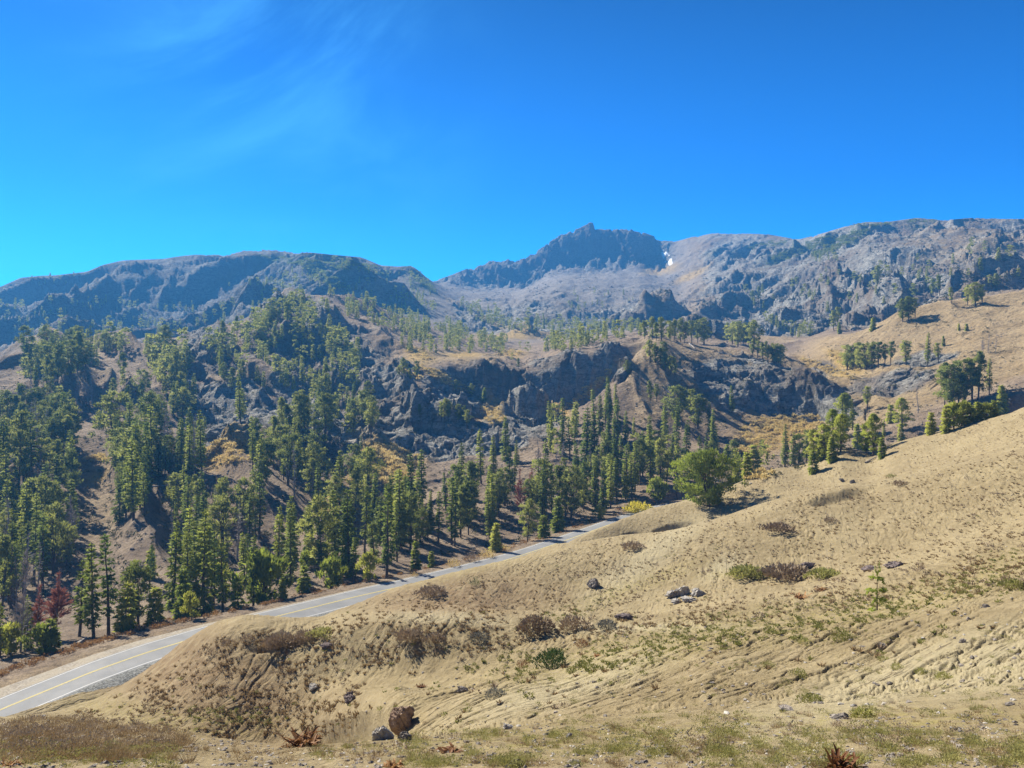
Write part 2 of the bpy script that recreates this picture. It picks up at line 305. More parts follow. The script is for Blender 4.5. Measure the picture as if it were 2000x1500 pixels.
# ledges and steps in bedrock
zq = GZ+dz
step = 9.+3*perlin(GX/90+7, GY/90)
fr = (zq/step)-np.floor(zq/step)
dz += rock*midz*.26*step*(sstep(.15,.85,fr)-fr)*.8
step = 26.; q = zq+10*perlin(GX/140, GY/140+2.)
fr = (q/step)-np.floor(q/step)
dz += rock*far*step*(sstep(.25,.8,fr)-fr)*(.12+.3*right)
dz += (rock*far)*noise_at(facets, rock*far, 62., octv=3, gain=.5, off=19.)*crestfade*top*before**left*(11+9*right)
# near the far skylines the land is only ever cut into, never heaped above them
wide = np.ones_like(GY)
for c_, w_ in (('crestL',left),('crestP',1-left)):
    wide *= 1-w_*np.exp(-(np.minimum(row-IDX[c_],0)/.75)**2)*far
dz = np.where(dz > 0, dz*np.clip(wide,0,1), dz)
m = peakc*np.ones_like(GY)
dz += m*(noise_at(facets, m, 46., octv=3, gain=.55, off=41.)*11+aniso(ridged, m, (.2,-1), 40., 4., octv=3, gain=.5, off=44.)*8-4)
m = far*rock*(1-peakc)
dz += m*noise_at(facets, m, 30., octv=2, gain=.5, off=47.)*6
# loose ground: small lumps
dz += (midz*(1-rock))*noise_at(fbm, midz*(1-rock), 9., 4, .55, off=2.)*.55
dz += far*(1-rock)*noise_at(fbm, far*(1-rock), 40., 4, .5, off=2.)*3
# near slope: undulation, rills along the fall line, cracks
nr = (1-sstep(IDX['back3']-.6, IDX['back3'], row))*np.ones_like(GY)
fade1 = sstep(4, 14, GY)
dz += nr*fade1*noise_at(fbm, nr*fade1, 13., 3, .45, off=40.)*.34*sstep(10,40,GY)
spurm = nr*sstep(560,860,PXg)*(1-sstep(IDX['hollow']-.5, IDX['hollow']+.1, row))*sstep(IDX['bench']+.1,IDX['bench']+.8,row)
def rills(mask, fall, s, stretch, lo, hi, dep, off):
    global dz
    r = aniso(ridged, mask, fall, s, stretch, octv=3, gain=.6, off=off)
    br = aniso(fbm, mask, fall, s*5, 6., octv=3, gain=.6, off=off+50)
    dz = dz-mask*sstep(lo, hi, r)*dep*sstep(-.5,.2,br)
rills(spurm, (-1.,-.8), .7, 34., .4, .85, .15, 1.)
rills(spurm, (-1.,-.8), 2.0, 30., .5, .95, .13, 5.)
rills(spurm, (-1.,-.75), 1.05, 40., .42, .85, .12, 15.)
rills(spurm, (-1.,-.8), .3, 30., .35, .8, .06, 9.)
humpm = nr*sstep(IDX['spur']+.3, IDX['hollow']+.6, row)*np.ones_like(GY)+nr*(1-sstep(480,800,PXg))*sstep(IDX['bench']+.5,IDX['bench']+1.3,row)
humpm = np.clip(humpm, 0, 1)
rills(humpm, (-.33,-1.), 1.1, 22., .38, .8, .11, 21.)
rills(humpm, (-.33,-1.), 3.4, 12., .5, .97, .03, 26.)
rills(humpm, (-.33,-1.), .5, 13., .35, .8, .06, 29.)
dz += nr*noise_at(fbm, nr, .8, 3, .6, off=13.)*.045*sstep(2,8,GY)
fm_ = nr*sstep(25,60,GY)
lump = noise_at(fbm, fm_, 1.5, 3, .6, off=18.)
dz += fm_*np.maximum(lump,0)*.13
# undercut banks on the humps
for (bx,by,rx,ry,dep,lo,hi) in [(1125,1070,38,9,1.6,'dip2','hump3'),(1320,1035,42,10,2.2,'dip2','hump3'),(1230,1048,22,8,.9,'dip2','hump3'),(1650,968,60,9,1.4,'hollow','hump2'),(560,1255,60,7,.45,'hollow','hump1')]:
    dz -= blob(bx,by,rx,ry,-12 if bx!=1125 else -5,lo=lo,hi=hi,soft=.4)*dep
# between the road lines the ground stays graded
rd = (row > IDX['back3']+.3)&(row < IDX['roadout']+.25)
gradef = 1-(sstep(IDX['back3']+.3,IDX['roadin']-.2,row)*(1-sstep(IDX['roadout'],IDX['roadout']+.8,row)))
dz *= gradef
GZ2 = GZ+dz
# stone pillar and butte: steep-sided knobs of bedrock
def knob(bpx, Y0, r, h, ex=1., pw=3., n=.25, base=None):
    global GZ2, rock
    X0 = (bpx-CX)/F*Y0
    dx = (GX-X0)/(r*ex); dy = (GY-Y0)/r
    near = (np.abs(dx)<2.2)&(np.abs(dy)<2.2)
    x, y = GX[near], GY[near]
    ang = np.sqrt(dx[near]**2+dy[near]**2)+n*perlin(x/(r*.6)+3, y/(r*.6))+.5*n*perlin(x/(r*.22), y/(r*.22)+9)
    prof = (1-sstep(.62 if pw > 2 else .3, 1.12, ang))*(1 if pw > 2 else 1+.3*np.clip(dx[near],-1,1))
    prof *= 1+.14*perlin(x/(r*.7), y/(r*.7)+5)
    GZ2[near] += (h*prof).astype(GZ2.dtype)
    rock[near] = np.maximum(rock[near], sstep(.02,.3,prof))
knob(1033, 478, 13, 19, 1.1)
knob(1075, 492, 9, 8, 1.)
knob(855, 405, 11, 11, 1.5)
knob(905, 425, 9, 8, 1.3)
knob(985, 440, 6, 9, 1.)
knob(1285, 1080, 42, 33, .95, pw=1., n=.25)
knob(1235, 1060, 30, 15, 1.2, n=.3)
knob(1390, 760, 24, 16, 1.6)
knob(465, 345, 7, 9, 1.1)
knob(1690, 790, 20, 13, 1.2)
skyl = np.minimum(np.where(px < 850, LP[IDX['crestL']], 9e9), LP[IDX['crestP']])-2.5
cap = (HY-skyl[None,:])/F*GY                      # no ridge outgrows its skyline
Zf = np.where((row > IDX['rear'])&(GZ2 > cap), cap, GZ2)
PYf = HY-Zf/GY*F
RUNMIN = np.minimum.accumulate(PYf, axis=0)
def colof(bpx):
    u = (bpx-CX)/F
    return int(np.clip(np.searchsorted(us, u), 1, NCOL-1))
def hit(bpx, bpy, ymin=0.):
    """first ground met when looking out along a bearing/drop; None for sky"""
    j = colof(bpx); u = (bpx-CX)/F
    ok = np.nonzero((PYf[:,j] <= bpy)&(GY[:,j] > ymin))[0]
    if not len(ok): return None
    i = ok[0]
    if i == 0: y = GY[0,j]; return np.array([u*y, y, Zf[0,j]])
    p0, p1 = PYf[i-1,j], PYf[i,j]
    t = np.clip((p0-bpy)/max(p0-p1,1e-6), 0, 1) if p0 > bpy else 1.
    y = GY[i-1,j]*(1-t)+GY[i,j]*t
    return np.array([u*y, y, Zf[i-1,j]*(1-t)+Zf[i,j]*t])
def ground(x, y):
    u = x/y; j = int(np.clip(np.searchsorted(us, u), 1, NCOL-1))
    a = (u-us[j-1])/(us[j]-us[j-1])
    def zc(c):
        return np.interp(y, GY[:,c], Zf[:,c])
    return zc(j-1)*(1-a)+zc(j)*a
# ------------------------------------------------------------------ material helpers
def new_mat(name, rough=.9):
    m = bpy.data.materials.new(name); m.use_nodes = True
    nt = m.node_tree; bs = nt.nodes['Principled BSDF']
    bs.inputs['Roughness'].default_value = rough
    bs.inputs['Specular IOR Level'].default_value = .15
    return m, nt, bs
class N:
    def __init__(s, nt): s.nt = nt
    def node(s, t, **kw):
        n = s.nt.nodes.new(t)
        for k, v in kw.items(): setattr(n, k, v)
        return n
    def put(s, inp, v):
        if hasattr(v, 'is_output') or isinstance(v, bpy.types.NodeSocket): s.nt.links.new(v, inp)
        elif isinstance(v, (tuple, list)) and len(v) == 3 and inp.type == 'RGBA': inp.default_value = (*v, 1)
        else: inp.default_value = v
    def attr(s, name): return s.node('ShaderNodeAttribute', attribute_name=name).outputs['Fac']
    def pos(s): return s.node('ShaderNodeNewGeometry').outputs['Position']
    def mapped(s, vec, scale=(1,1,1), rot=(0,0,0), loc=(0,0,0)):
        if any(rot):                       # turn first, then stretch
            n = s.node('ShaderNodeMapping'); s.put(n.inputs['Vector'], vec); n.inputs['Rotation'].default_value = rot; vec = n.outputs['Vector']
        n = s.node('ShaderNodeMapping'); s.put(n.inputs['Vector'], vec)
        n.inputs['Scale'].default_value = scale; n.inputs['Location'].default_value = loc
        return n.outputs['Vector']
    def noise(s, vec, scale, detail=6, rough=.6, dist=0.):
        n = s.node('ShaderNodeTexNoise'); s.put(n.inputs['Vector'], vec)
        n.inputs['Scale'].default_value = scale; n.inputs['Detail'].default_value = detail
        n.inputs['Roughness'].default_value = rough; n.inputs['Distortion'].default_value = dist
        return n.outputs['Fac']
    def voro(s, vec, scale, feature='F1', rnd=1.):
        n = s.node('ShaderNodeTexVoronoi', feature=feature); s.put(n.inputs['Vector'], vec)
        n.inputs['Scale'].default_value = scale; n.inputs['Randomness'].default_value = rnd
        return n.outputs['Distance']
    def ramp(s, fac, a, b, ca=0., cb=1.):
        n = s.node('ShaderNodeMapRange', interpolation_type='SMOOTHSTEP'); s.put(n.inputs['Value'], fac)
        for k, v in (('From Min',a),('From Max',b),('To Min',ca),('To Max',cb)): s.put(n.inputs[k], v)
        return n.outputs['Result']
    def mix(s, fac, a, b, mode='MIX'):
        n = s.node('ShaderNodeMix', data_type='RGBA', blend_type=mode)
        s.put(n.inputs['Factor'], fac); s.put(n.inputs['A'] if False else n.inputs[6], a); s.put(n.inputs[7], b)
        return n.outputs[2]
    def math(s, op, a, b=0., c=None):
        n = s.node('ShaderNodeMath', operation=op); s.put(n.inputs[0], a); s.put(n.inputs[1], b)
        if c is not None: s.put(n.inputs[2], c)
        return n.outputs[0]
    def bump(s, h, strength, dist, normal=None):
        n = s.node('ShaderNodeBump'); s.put(n.inputs['Height'], h)
        n.inputs['Strength'].default_value = strength; n.inputs['Distance'].default_value = dist
        if normal is not None: s.put(n.inputs['Normal'], normal)
        return n.outputs['Normal']
# ------------------------------------------------------------------ ground cover masks
tan = np.zeros_like(GY)
tan += 1-sstep(IDX['roadin']-.3, IDX['roadout']+1., row)*np.ones_like(GY)
tan = np.maximum(tan, sstep(1500,1640,PXg)*zone('v2','rear',.8,.6)*.95)
tan = np.maximum(tan, sstep(1180,1260,PXg)*zone('v3','ledge',.6,.6)*.55)
tan = np.maximum(tan, far*right*.6)
tan = np.maximum(tan, far*left*.2)
for b in [(215,735,55,16,20,.7),(190,890,40,18,0,.6),(195,960,45,60,0,.45),(900,696,90,12,3,.8),(1000,650,80,14,-5,.9),(820,700,60,14,0,.7),(1060,650,70,10,0,.9),(1130,620,80,8,0,.6),(930,610,60,8,25,.7),(1480,470,60,8,0,.5),(480,500,50,12,0,.6),(330,530,60,10,-5,.5),(60,575,80,14,-8,.8),(1255,720,60,45,-60,.5),(1500,655,60,12,10,.7),(1560,640,70,10,-10,.6)]:
    tan = np.maximum(tan, b[5]*blob(*b[:5], lo='v1'))
gold = np.zeros_like(GY)
for b in [(1500,850,75,34,-20),(1560,835,50,18,-10),(765,890,60,20,15),(740,930,70,20,0),(450,870,40,14,0),(440,890,60,20,0),(870,742,60,9,28),(960,805,22,30,-50),(1140,770,70,8,-38),(1090,808,25,10,0),(1000,690,30,8,0),(820,690,30,10,20),(1290,525,36,9,-10),(1350,535,40,6,-25),(910,690,40,6,0),(1650,705,40,10,30),(1620,720,60,7,20),(190,898,25,10,0),(1010,655,70,6,-5),(960,628,40,5,20)]:
    gold = np.maximum(gold, blob(*b, lo='v1', soft=.6))
green = np.zeros_like(GY)
for b in [(1560,490,70,10,-22),(1640,475,60,9,-25),(1500,478,40,6,-10),(1700,440,40,5,0),(1800,434,30,4,0),(600,515,90,8,8),(700,520,60,8,15),(820,545,40,10,40),(640,545,60,10,30),(1420,500,40,6,0)]:
    green = np.maximum(green, blob(*b, lo='rear', soft=.7))
olive = np.zeros_like(GY)        # sparse low growth on the near slope
for b in [(1300,1255,330,30,-12),(1650,1200,220,30,-12),(300,1400,160,25,10),(1480,1120,110,10,0),(860,1120,140,14,-12),(1250,1140,120,14,-20),(430,1410,120,22,0),(1900,1130,140,30,-20),(120,1440,120,30,0),(1200,1440,500,26,-2),(1700,1410,300,26,-2)]:
    olive = np.maximum(olive, blob(*b, hi='hump3', soft=.7))
pale = np.zeros_like(GY)         # washed pale earth
for b in [(1260,1090,120,26,-35),(1410,1105,40,16,-30),(1750,1330,330,45,-18),(1100,1340,200,30,-18),(860,1208,130,12,2),(1230,1225,200,8,0),(1950,1300,160,50,-15)]:
    pale = np.maximum(pale, blob(*b, hi='hump3', soft=.8))
snow = blob(1303,498,6,15,-38,lo='mid',hi='crestP',soft=.5)*sstep(-.35,.05,perlin(GX/14,GY/14))
brown = np.zeros_like(GY)
for b in [(400,1330,230,90,20),(900,1170,160,40,-5),(150,1440,140,30,0)]:
    brown = np.maximum(brown, blob(*b, hi='hump3', soft=.8))

# ------------------------------------------------------------------ materials of the land
def node_mix(self, f, a, b):
    n = self.node('ShaderNodeMix', data_type='FLOAT'); self.put(n.inputs[0], f); self.put(n.inputs[2], a); self.put(n.inputs[3], b); return n.outputs[0]
N.node_mix = node_mix
def land_mat(name, near):
    m, nt, bs = new_mat(name, .95); q = N(nt); P = q.pos()
    rk, tn, gd, gr = q.attr('rock'), q.attr('tan'), q.attr('gold'), q.attr('green')
    if near:
        n1 = q.noise(P, .09, 5, .6); n2 = q.noise(P, .8, 6, .65); n3 = q.noise(P, 7., 5, .7); n4 = q.noise(P, 38., 3, .7)
        c = q.mix(q.ramp(n1,.35,.65), (.218,.170,.092), (.278,.222,.124))
        c = q.mix(q.math('MULTIPLY', q.attr('brown'), .75), c, (.19,.125,.07))
        c = q.mix(q.math('MULTIPLY', q.ramp(n2,.42,.7), .55), c, (.36,.29,.175))
        c = q.mix(q.math('MULTIPLY', q.attr('pale'), .6), c, (.38,.33,.21))
        c = q.mix(q.math('MULTIPLY', q.ramp(n3,.52,.72), .5), c, (.16,.11,.065))
        c = q.mix(q.math('MULTIPLY', q.ramp(n4,.58,.72), .45), c, (.12,.085,.055))
        c = q.mix(q.math('MULTIPLY', q.ramp(n4,.36,.25), .4), c, (.42,.36,.24))
        sz = q.attr('spurz')
        def streak(sc, off):
            va = q.noise(q.mapped(P,(.055,1.,.3),(0,0,-.675),(off,0,0)), sc, 5, .65, .3)
            vb = q.noise(q.mapped(P,(.07,1.,.3),(0,0,-1.25),(off,0,0)), sc*.7, 5, .65, .3)
            return q.node_mix(sz, vb, va)
        s1, s2 = streak(2.6, 0.), streak(7., 5.)
        ra = q.math('MULTIPLY', q.ramp(s1,.60,.70), q.ramp(n2,.35,.6)); rb = q.math('MULTIPLY', q.ramp(s2,.60,.69), q.ramp(n1,.3,.6))
        c = q.mix(q.math('MULTIPLY', ra, .55), c, (.13,.09,.055)); c = q.mix(q.math('MULTIPLY', rb, .45), c, (.14,.10,.06))
        ol = q.math('MULTIPLY', q.attr('olive'), q.ramp(q.noise(P,2.6,5,.7),.45,.62))
        c = q.mix(q.math('MULTIPLY', ol, .55), c, (.27,.23,.07))
        hgt = q.math('ADD', q.math('MULTIPLY', n3, .6), q.math('MULTIPLY', n4, .25))
        nb = q.bump(q.math('SUBTRACT', hgt, q.math('ADD', q.math('MULTIPLY', ra, 1.3), rb)), 1., .10, q.bump(n2, .6, .35))
    else:
        n1 = q.noise(P, .012, 5, .6); n2 = q.noise(P, .07, 6, .65); n3 = q.noise(P, .5, 6, .72); n4 = q.noise(P, 2.6, 4, .75)
        dirt = q.mix(q.ramp(n2,.38,.65), (.23,.17,.12), (.32,.245,.175))
        fa, shade_dk = q.attr('far'), q.attr('dark')  # dark: shade of summit and left mountain, mixed into dirt and rock colour
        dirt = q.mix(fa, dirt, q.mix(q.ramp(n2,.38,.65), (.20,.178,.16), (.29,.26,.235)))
        dirt = q.mix(q.math('MULTIPLY', shade_dk, .9), dirt, (.085,.078,.075))
        tanc = q.mix(q.ramp(n2,.35,.65), (.31,.225,.12), (.40,.30,.17))
        tt = q.math('ADD', tn, q.math('MULTIPLY', q.math('SUBTRACT', n1, .5), .5))
        c = q.mix(q.ramp(tt,.05,.95), dirt, tanc)
        c = q.mix(q.math('MULTIPLY', q.ramp(n3,.5,.64), .6), c, (.11,.08,.055))
        c = q.mix(q.math('MULTIPLY', q.ramp(n4,.54,.64), .65), c, (.075,.06,.042))
        c = q.mix(q.math('MULTIPLY', q.ramp(n4,.42,.3), .5), c, (.42,.35,.25))
        rn = q.noise(q.mapped(P,(1,1,2.6)), .16, 7, .7, .6)
        r = q.mix(q.ramp(rn,.36,.62), (.15,.143,.13), (.38,.365,.325))
        r = q.mix(q.ramp(n1,.45,.65), r, (.19,.15,.115))
        cr = q.voro(q.mapped(P,(1,1,.45)), .22, 'DISTANCE_TO_EDGE')
        r = q.mix(q.math('MULTIPLY', q.ramp(cr,.05,.0), .5), r, (.05,.048,.05))
        r = q.mix(q.math('MULTIPLY', q.ramp(n4,.5,.66), .5), r, (.08,.075,.075))
        r = q.mix(shade_dk, r, q.mix(.55, r, (.035,.036,.04)))
        rf = q.ramp(q.math('ADD', rk, q.math('MULTIPLY', q.math('SUBTRACT', n2, .5), .7)), .25, .55)
        c = q.mix(rf, c, r)
        gg = q.math('MULTIPLY', gd, q.ramp(n3,.32,.55)); c = q.mix(q.math('MULTIPLY',gg,.8), c, (.42,.28,.075))
        gg = q.math('MULTIPLY', gr, q.ramp(q.noise(P,.09,5,.7),.4,.55)); c = q.mix(q.math('MULTIPLY',gg,.75), c, (.075,.10,.04))
        c = q.mix(q.ramp(q.attr('snow'),.3,.6), c, (.8,.82,.84))
        hgt = q.math('ADD', q.math('MULTIPLY', n3, 1.), q.math('MULTIPLY', n4, .35))
        nb = q.bump(hgt, .8, 1.1, q.bump(q.math('ADD', rn, q.math('MULTIPLY', cr, .4)), q_strength, 3.2))
    q.put(bs.inputs['Base Color'], c); q.put(bs.inputs['Normal'], nb)
    return m
q_strength = .8
M_near = land_mat('near_slope_earth', True)
M_far = land_mat('mountain_ground', False)

# ------------------------------------------------------------------ land meshes
VALL = np.stack([GX, GY, Zf], -1)
ATT = dict(rock=rock, tan=tan, gold=gold, green=green, olive=olive, pale=pale, snow=snow, brown=brown, far=far*(1-.85*right), dark=np.clip(peakc+far*left*.9+.3*zone('gorge','ledge',.4,.3)*(1-left)+.1*far*right,0,1), spurz=np.clip(spurm,0,1))  # dark lowers the summit and left mountain colour in place of real shade
def land(name, r0, r1, c0, c1, mat, names, label, cat):
    R = np.arange(r0, r1+1); C = np.arange(c0, c1+1)
    V = VALL[r0:r1+1, c0:c1+1].reshape(-1, 3)
    nc = len(C); a = (np.arange(len(R)-1)[:,None]*nc+np.arange(nc-1)[None,:]).ravel()
    Fc = np.stack([a, a+1, a+nc+1, a+nc], -1)
    me = np_mesh(name, V, Fc)
    for n in names: add_attr(me, n, ATT[n][r0:r1+1, c0:c1+1].ravel())
    return tag(link(name, me, mat), label, cat, None, 'structure')
rsplit = int(np.searchsorted(GI, IDX['back3']+.25)); rfar = int(np.searchsorted(GI, IDX['rear']+.15))
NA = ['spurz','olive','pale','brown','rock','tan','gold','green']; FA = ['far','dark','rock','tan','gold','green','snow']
cL, cR = colof(846), colof(1335)
land('hillside', 0, rsplit, 0, NCOL-1, M_near, NA, 'tan eroded earth hillside in front of the road', 'hillside')
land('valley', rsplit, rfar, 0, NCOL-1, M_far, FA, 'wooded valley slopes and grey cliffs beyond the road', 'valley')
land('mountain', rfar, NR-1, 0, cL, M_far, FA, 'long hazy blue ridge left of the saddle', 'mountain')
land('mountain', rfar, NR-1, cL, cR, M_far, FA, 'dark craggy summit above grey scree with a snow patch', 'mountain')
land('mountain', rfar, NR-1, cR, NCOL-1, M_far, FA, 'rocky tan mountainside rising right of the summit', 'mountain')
# the ground behind and beside the eye
gx = np.concatenate([[-400,-200,-100,-50,-25], np.linspace(-12,12,49), [25,50,100,200,400]]); gy = np.concatenate([[-300,-150,-70,-30], np.linspace(-12,1.2,28)])
XX, YY = np.meshgrid(gx, gy)
z0 = np.interp(XX[0], GX[0], Zf[0])
ZZ = z0[None,:]+np.maximum(1.2-YY,0)*.22
nb_ = len(gx); a = (np.arange(len(gy)-1)[:,None]*nb_+np.arange(nb_-1)[None,:]).ravel()
me = np_mesh('ground', np.stack([XX,YY,ZZ],-1).reshape(-1,3), np.stack([a,a+1,a+nb_+1,a+nb_],-1))
for n in NA: add_attr(me, n, np.full(XX.size, 1. if n=='tan' else 0.))
tag(link('ground', me, M_near), 'tan earth behind the viewpoint', 'ground', None, 'structure')
# ------------------------------------------------------------------ road
def road():
    jj = np.nonzero((us > -1.05)&(us < .6))[0]
    Yi = gsmooth(xs(ROAD_Y,1), 14)[jj]; yo = gsmooth(xs(ROAD_OUT,1), 10)[jj]; r = xs(ROAD_R,1)[jj]; u = us[jj]
    Z = (HY-yo)/F*Yi*(1+r)
    def strip(name, t0, t1, dz, mat, parent=None, n=2, ragged=0.):
        rows = []
        for t in np.linspace(t0, t1, n):
            tt = t+(ragged*perlin(u*90+t*40, u*0+t*7) if ragged else 0)
            Y = Yi*(1+r*tt); rows.append(np.stack([u*Y, Y, Z+dz-.05*(2*abs(t-.5))**2], -1))
        V = np.concatenate(rows); m = len(u)
        a = (np.arange(n-1)[:,None]*m+np.arange(m-1)[None,:]).ravel()
        return link(name, np_mesh(name, V, np.stack([a,a+1,a+m+1,a+m],-1)), mat, parent)
    m, nt, bs = new_mat('asphalt', .8); q = N(nt); P = q.pos()
    n1 = q.noise(P, .25, 4); n2 = q.noise(P, 9., 4, .7); n3 = q.noise(q.mapped(P,(1,.05,1),(0,0,-.6)), 1.2, 4)
    c = q.mix(q.ramp(n1,.3,.7), (.16,.163,.17), (.21,.21,.213)); c = q.mix(q.math('MULTIPLY',q.ramp(n2,.45,.7),.35), c, (.26,.26,.26))
    c = q.mix(q.math('MULTIPLY',q.ramp(n3,.5,.7),.35), c, (.15,.15,.155)); q.put(bs.inputs['Base Color'], c)
    bs.inputs['Specular IOR Level'].default_value = .3
    rd = strip('road', -.075, 1.075, .11, m, n=7); tag(rd, 'two-lane grey asphalt road climbing across the valley', 'road', None, 'structure')
    def paint(nm, cc):
        m, nt, bs = new_mat(nm, .7); q = N(nt); P = q.pos()
        q.put(bs.inputs['Base Color'], q.mix(q.math('MULTIPLY', q.ramp(q.noise(P,2.5,5,.7),.5,.75), .5), cc, (.3,.3,.3)))
        return m
    wm, ym = paint('white_paint', (.62,.62,.61)), paint('yellow_paint', (.56,.46,.17))
    strip('edge_line', -.008, .012, .125, wm, rd); strip('edge_line', .988, 1.008, .125, wm, rd)
    strip('centre_line', .478, .498, .125, ym, rd); strip('centre_line', .508, .528, .125, ym, rd)
    # gravel shoulder and lay-by
    g, nt, bs = new_mat('gravel', .95); q = N(nt); P = q.pos()
    n2 = q.noise(P, 3., 5, .75); n3 = q.noise(P, .3, 4)
    c = q.mix(q.ramp(n2,.4,.65), (.22,.19,.155), (.40,.36,.30)); c = q.mix(q.math('MULTIPLY',q.ramp(n3,.4,.6),.5), c, (.36,.31,.23)); q.put(bs.inputs['Base Color'], c)
    q.put(bs.inputs['Normal'], q.bump(n2,.7,.12))
    ex = np.interp(CX+F*u,[-300,0,280,420,600,2300],[4.5,3.4,2.4,1.15,.75,.6])/ (Yi*r) 
    rows = []
    for t in np.linspace(0,1,4):
        tt = 1.05+ex*t; Y = Yi*(1+r*tt); rows.append(np.stack([u*Y, Y, Z+.055-.02*t], -1))
    V = np.concatenate(rows); mm = len(u); a = (np.arange(3)[:,None]*mm+np.arange(mm-1)[None,:]).ravel()
    tag(link('gravel_shoulder', np_mesh('gravel_shoulder', V, np.stack([a,a+1,a+mm+1,a+mm],-1)), g), 'pale gravel lay-by along the far edge of the road', 'shoulder', None, 'structure')
    g2, nt, bs = new_mat('grey_gravel', .95); q = N(nt); P = q.pos(); n2 = q.noise(P, 3.4, 5, .75)
    q.put(bs.inputs['Base Color'], q.mix(q.ramp(n2,.4,.62), (.10,.10,.095), (.34,.34,.32))); q.put(bs.inputs['Normal'], q.bump(n2,1.,.2))
    rows = []
    for t in np.linspace(0,1,4):
        Y = Yi*(1+r*(-.06-.34*t)); rows.append(np.stack([u*Y, Y, Z+.075-.5*t*t], -1))
    V = np.concatenate(rows)
    tag(link('gravel_verge', np_mesh('gravel_verge', V, np.stack([a,a+1,a+mm+1,a+mm],-1)), g2), 'dark grey gravel verge along the near edge of the road', 'verge', None, 'structure')
road()
# ------------------------------------------------------------------ tree kinds
def leaf_mat(name, ca, cb, trans=.5):
    m, nt, bs = new_mat(name, .6); q = N(nt); P = q.pos()
    oi = nt.nodes.new('ShaderNodeObjectInfo').outputs['Random']
    n = q.noise(P, .9, 3, .6)
    f = q.math('ADD', q.math('MULTIPLY', oi, .6), q.math('MULTIPLY', q.math('SUBTRACT', n, .3), .9))
    c = q.mix(q.ramp(f,.05,.95), ca, cb)
    q.put(bs.inputs['Base Color'], c)
    tr = nt.nodes.new('ShaderNodeBsdfTranslucent'); nt.links.new(c, tr.inputs['Color'])
    ms = nt.nodes.new('ShaderNodeMixShader'); ms.inputs[0].default_value = trans
    nt.links.new(bs.outputs[0], ms.inputs[1]); nt.links.new(tr.outputs[0], ms.inputs[2])
    nt.links.new(ms.outputs[0], nt.nodes['Material Output'].inputs['Surface'])
    return m
def bark_mat(name, ca, cb):
    m, nt, bs = new_mat(name, .9); q = N(nt); P = q.pos()
    n = q.noise(q.mapped(P,(1,1,.25)), 5., 5, .7)
    q.put(bs.inputs['Base Color'], q.mix(q.ramp(n,.35,.65), ca, cb)); q.put(bs.inputs['Normal'], q.bump(n,.6,.05)); return m
M_fir = leaf_mat('fir_needles', *FIR_C); M_pine = leaf_mat('pine_needles', *PINE_C)
M_young = leaf_mat('young_needles', *YOUNG_C); M_red = leaf_mat('dead_red_needles', (.30,.11,.07), (.44,.19,.13), .35)
M_grey = leaf_mat('dead_grey_twigs', (.24,.20,.19), (.38,.33,.31), .1)
M_bark = bark_mat('bark', (.06,.045,.035), (.15,.115,.09)); M_deadwood = bark_mat('weathered_wood', (.20,.18,.165), (.36,.33,.31))

class Soup:
    """collects tapered tubes (quads) and needle sprays (triangles)"""
    def __init__(s): s.v=[]; s.f=[]; s.n=0
    def tube(s, pts, rad, k=6):
        pts = np.asarray(pts,float); base = s.n
        for i,(p,r) in enumerate(zip(pts,rad)):
            d = pts[min(i+1,len(pts)-1)]-pts[max(i-1,0)]; d = d/(np.linalg.norm(d)+1e-9)
            a = np.cross(d, (0,0,1) if abs(d[2])<.9 else (1,0,0)); a /= np.linalg.norm(a); b = np.cross(d,a)
            for j in range(k):
                t = 2*math.pi*j/k; s.v.append(p+r*(math.cos(t)*a+math.sin(t)*b))
        for i in range(len(pts)-1):
            for j in range(k):
                a0=base+i*k+j; a1=base+i*k+(j+1)%k; s.f.append((a0,a1,a1+k)); s.f.append((a0,a1+k,a0+k))
        s.n += len(pts)*k
    def tris(s, T):
        T = np.asarray(T).reshape(-1,3); m = len(T)//3
        s.v.extend(T); s.f.extend([(s.n+3*i,s.n+3*i+1,s.n+3*i+2) for i in range(m)]); s.n += 3*m
    def mesh(s, name, leafy=0.):
        V = np.array(s.v); Fq = np.array(s.f)
        if not leafy: return np_mesh(name, V, Fq, smooth=False)
        # needles face outwards: winding and normals follow the bulk of the crown
        c = V[Fq].mean(1); o = np.stack([c[:,0], c[:,1], np.full(len(c), .0)],-1); rr = np.linalg.norm(o,axis=1,keepdims=True); o = o/np.maximum(rr,.3)+[0,0,.45]
        g = np.cross(V[Fq[:,1]]-V[Fq[:,0]], V[Fq[:,2]]-V[Fq[:,0]]); g /= np.linalg.norm(g,axis=1,keepdims=True)+1e-9
        flip = (g*o).sum(1) < 0; Fq[flip] = Fq[flip][:,::-1]; g[flip] *= -1
        n = o/np.linalg.norm(o,axis=1,keepdims=True)*leafy+g*(1-leafy); n /= np.linalg.norm(n,axis=1,keepdims=True)
        me = np_mesh(name, V, Fq, smooth=True); vn = np.zeros_like(V)
        for k in range(3): vn[Fq[:,k]] = n
        me.normals_split_custom_set_from_vertices([tuple(q_) for q_ in vn]); return me
def sprays(P, D, L, W, r):
    """one narrow triangle per point, pointing along D (jittered)"""
    P=np.asarray(P); D=np.asarray(D); n=len(P)
    D = D+r.normal(0,.38,(n,3)); D/= np.linalg.norm(D,axis=1,keepdims=True)+1e-9
    S = np.cross(D, r.normal(0,1,(n,3))); S/= np.linalg.norm(S,axis=1,keepdims=True)+1e-9
    L = L*r.uniform(.6,1.25,(n,1)); W = W*r.uniform(.6,1.3,(n,1))
    return np.stack([P-S*W*.5, P+S*W*.5, P+D*L],1).reshape(-1,3)
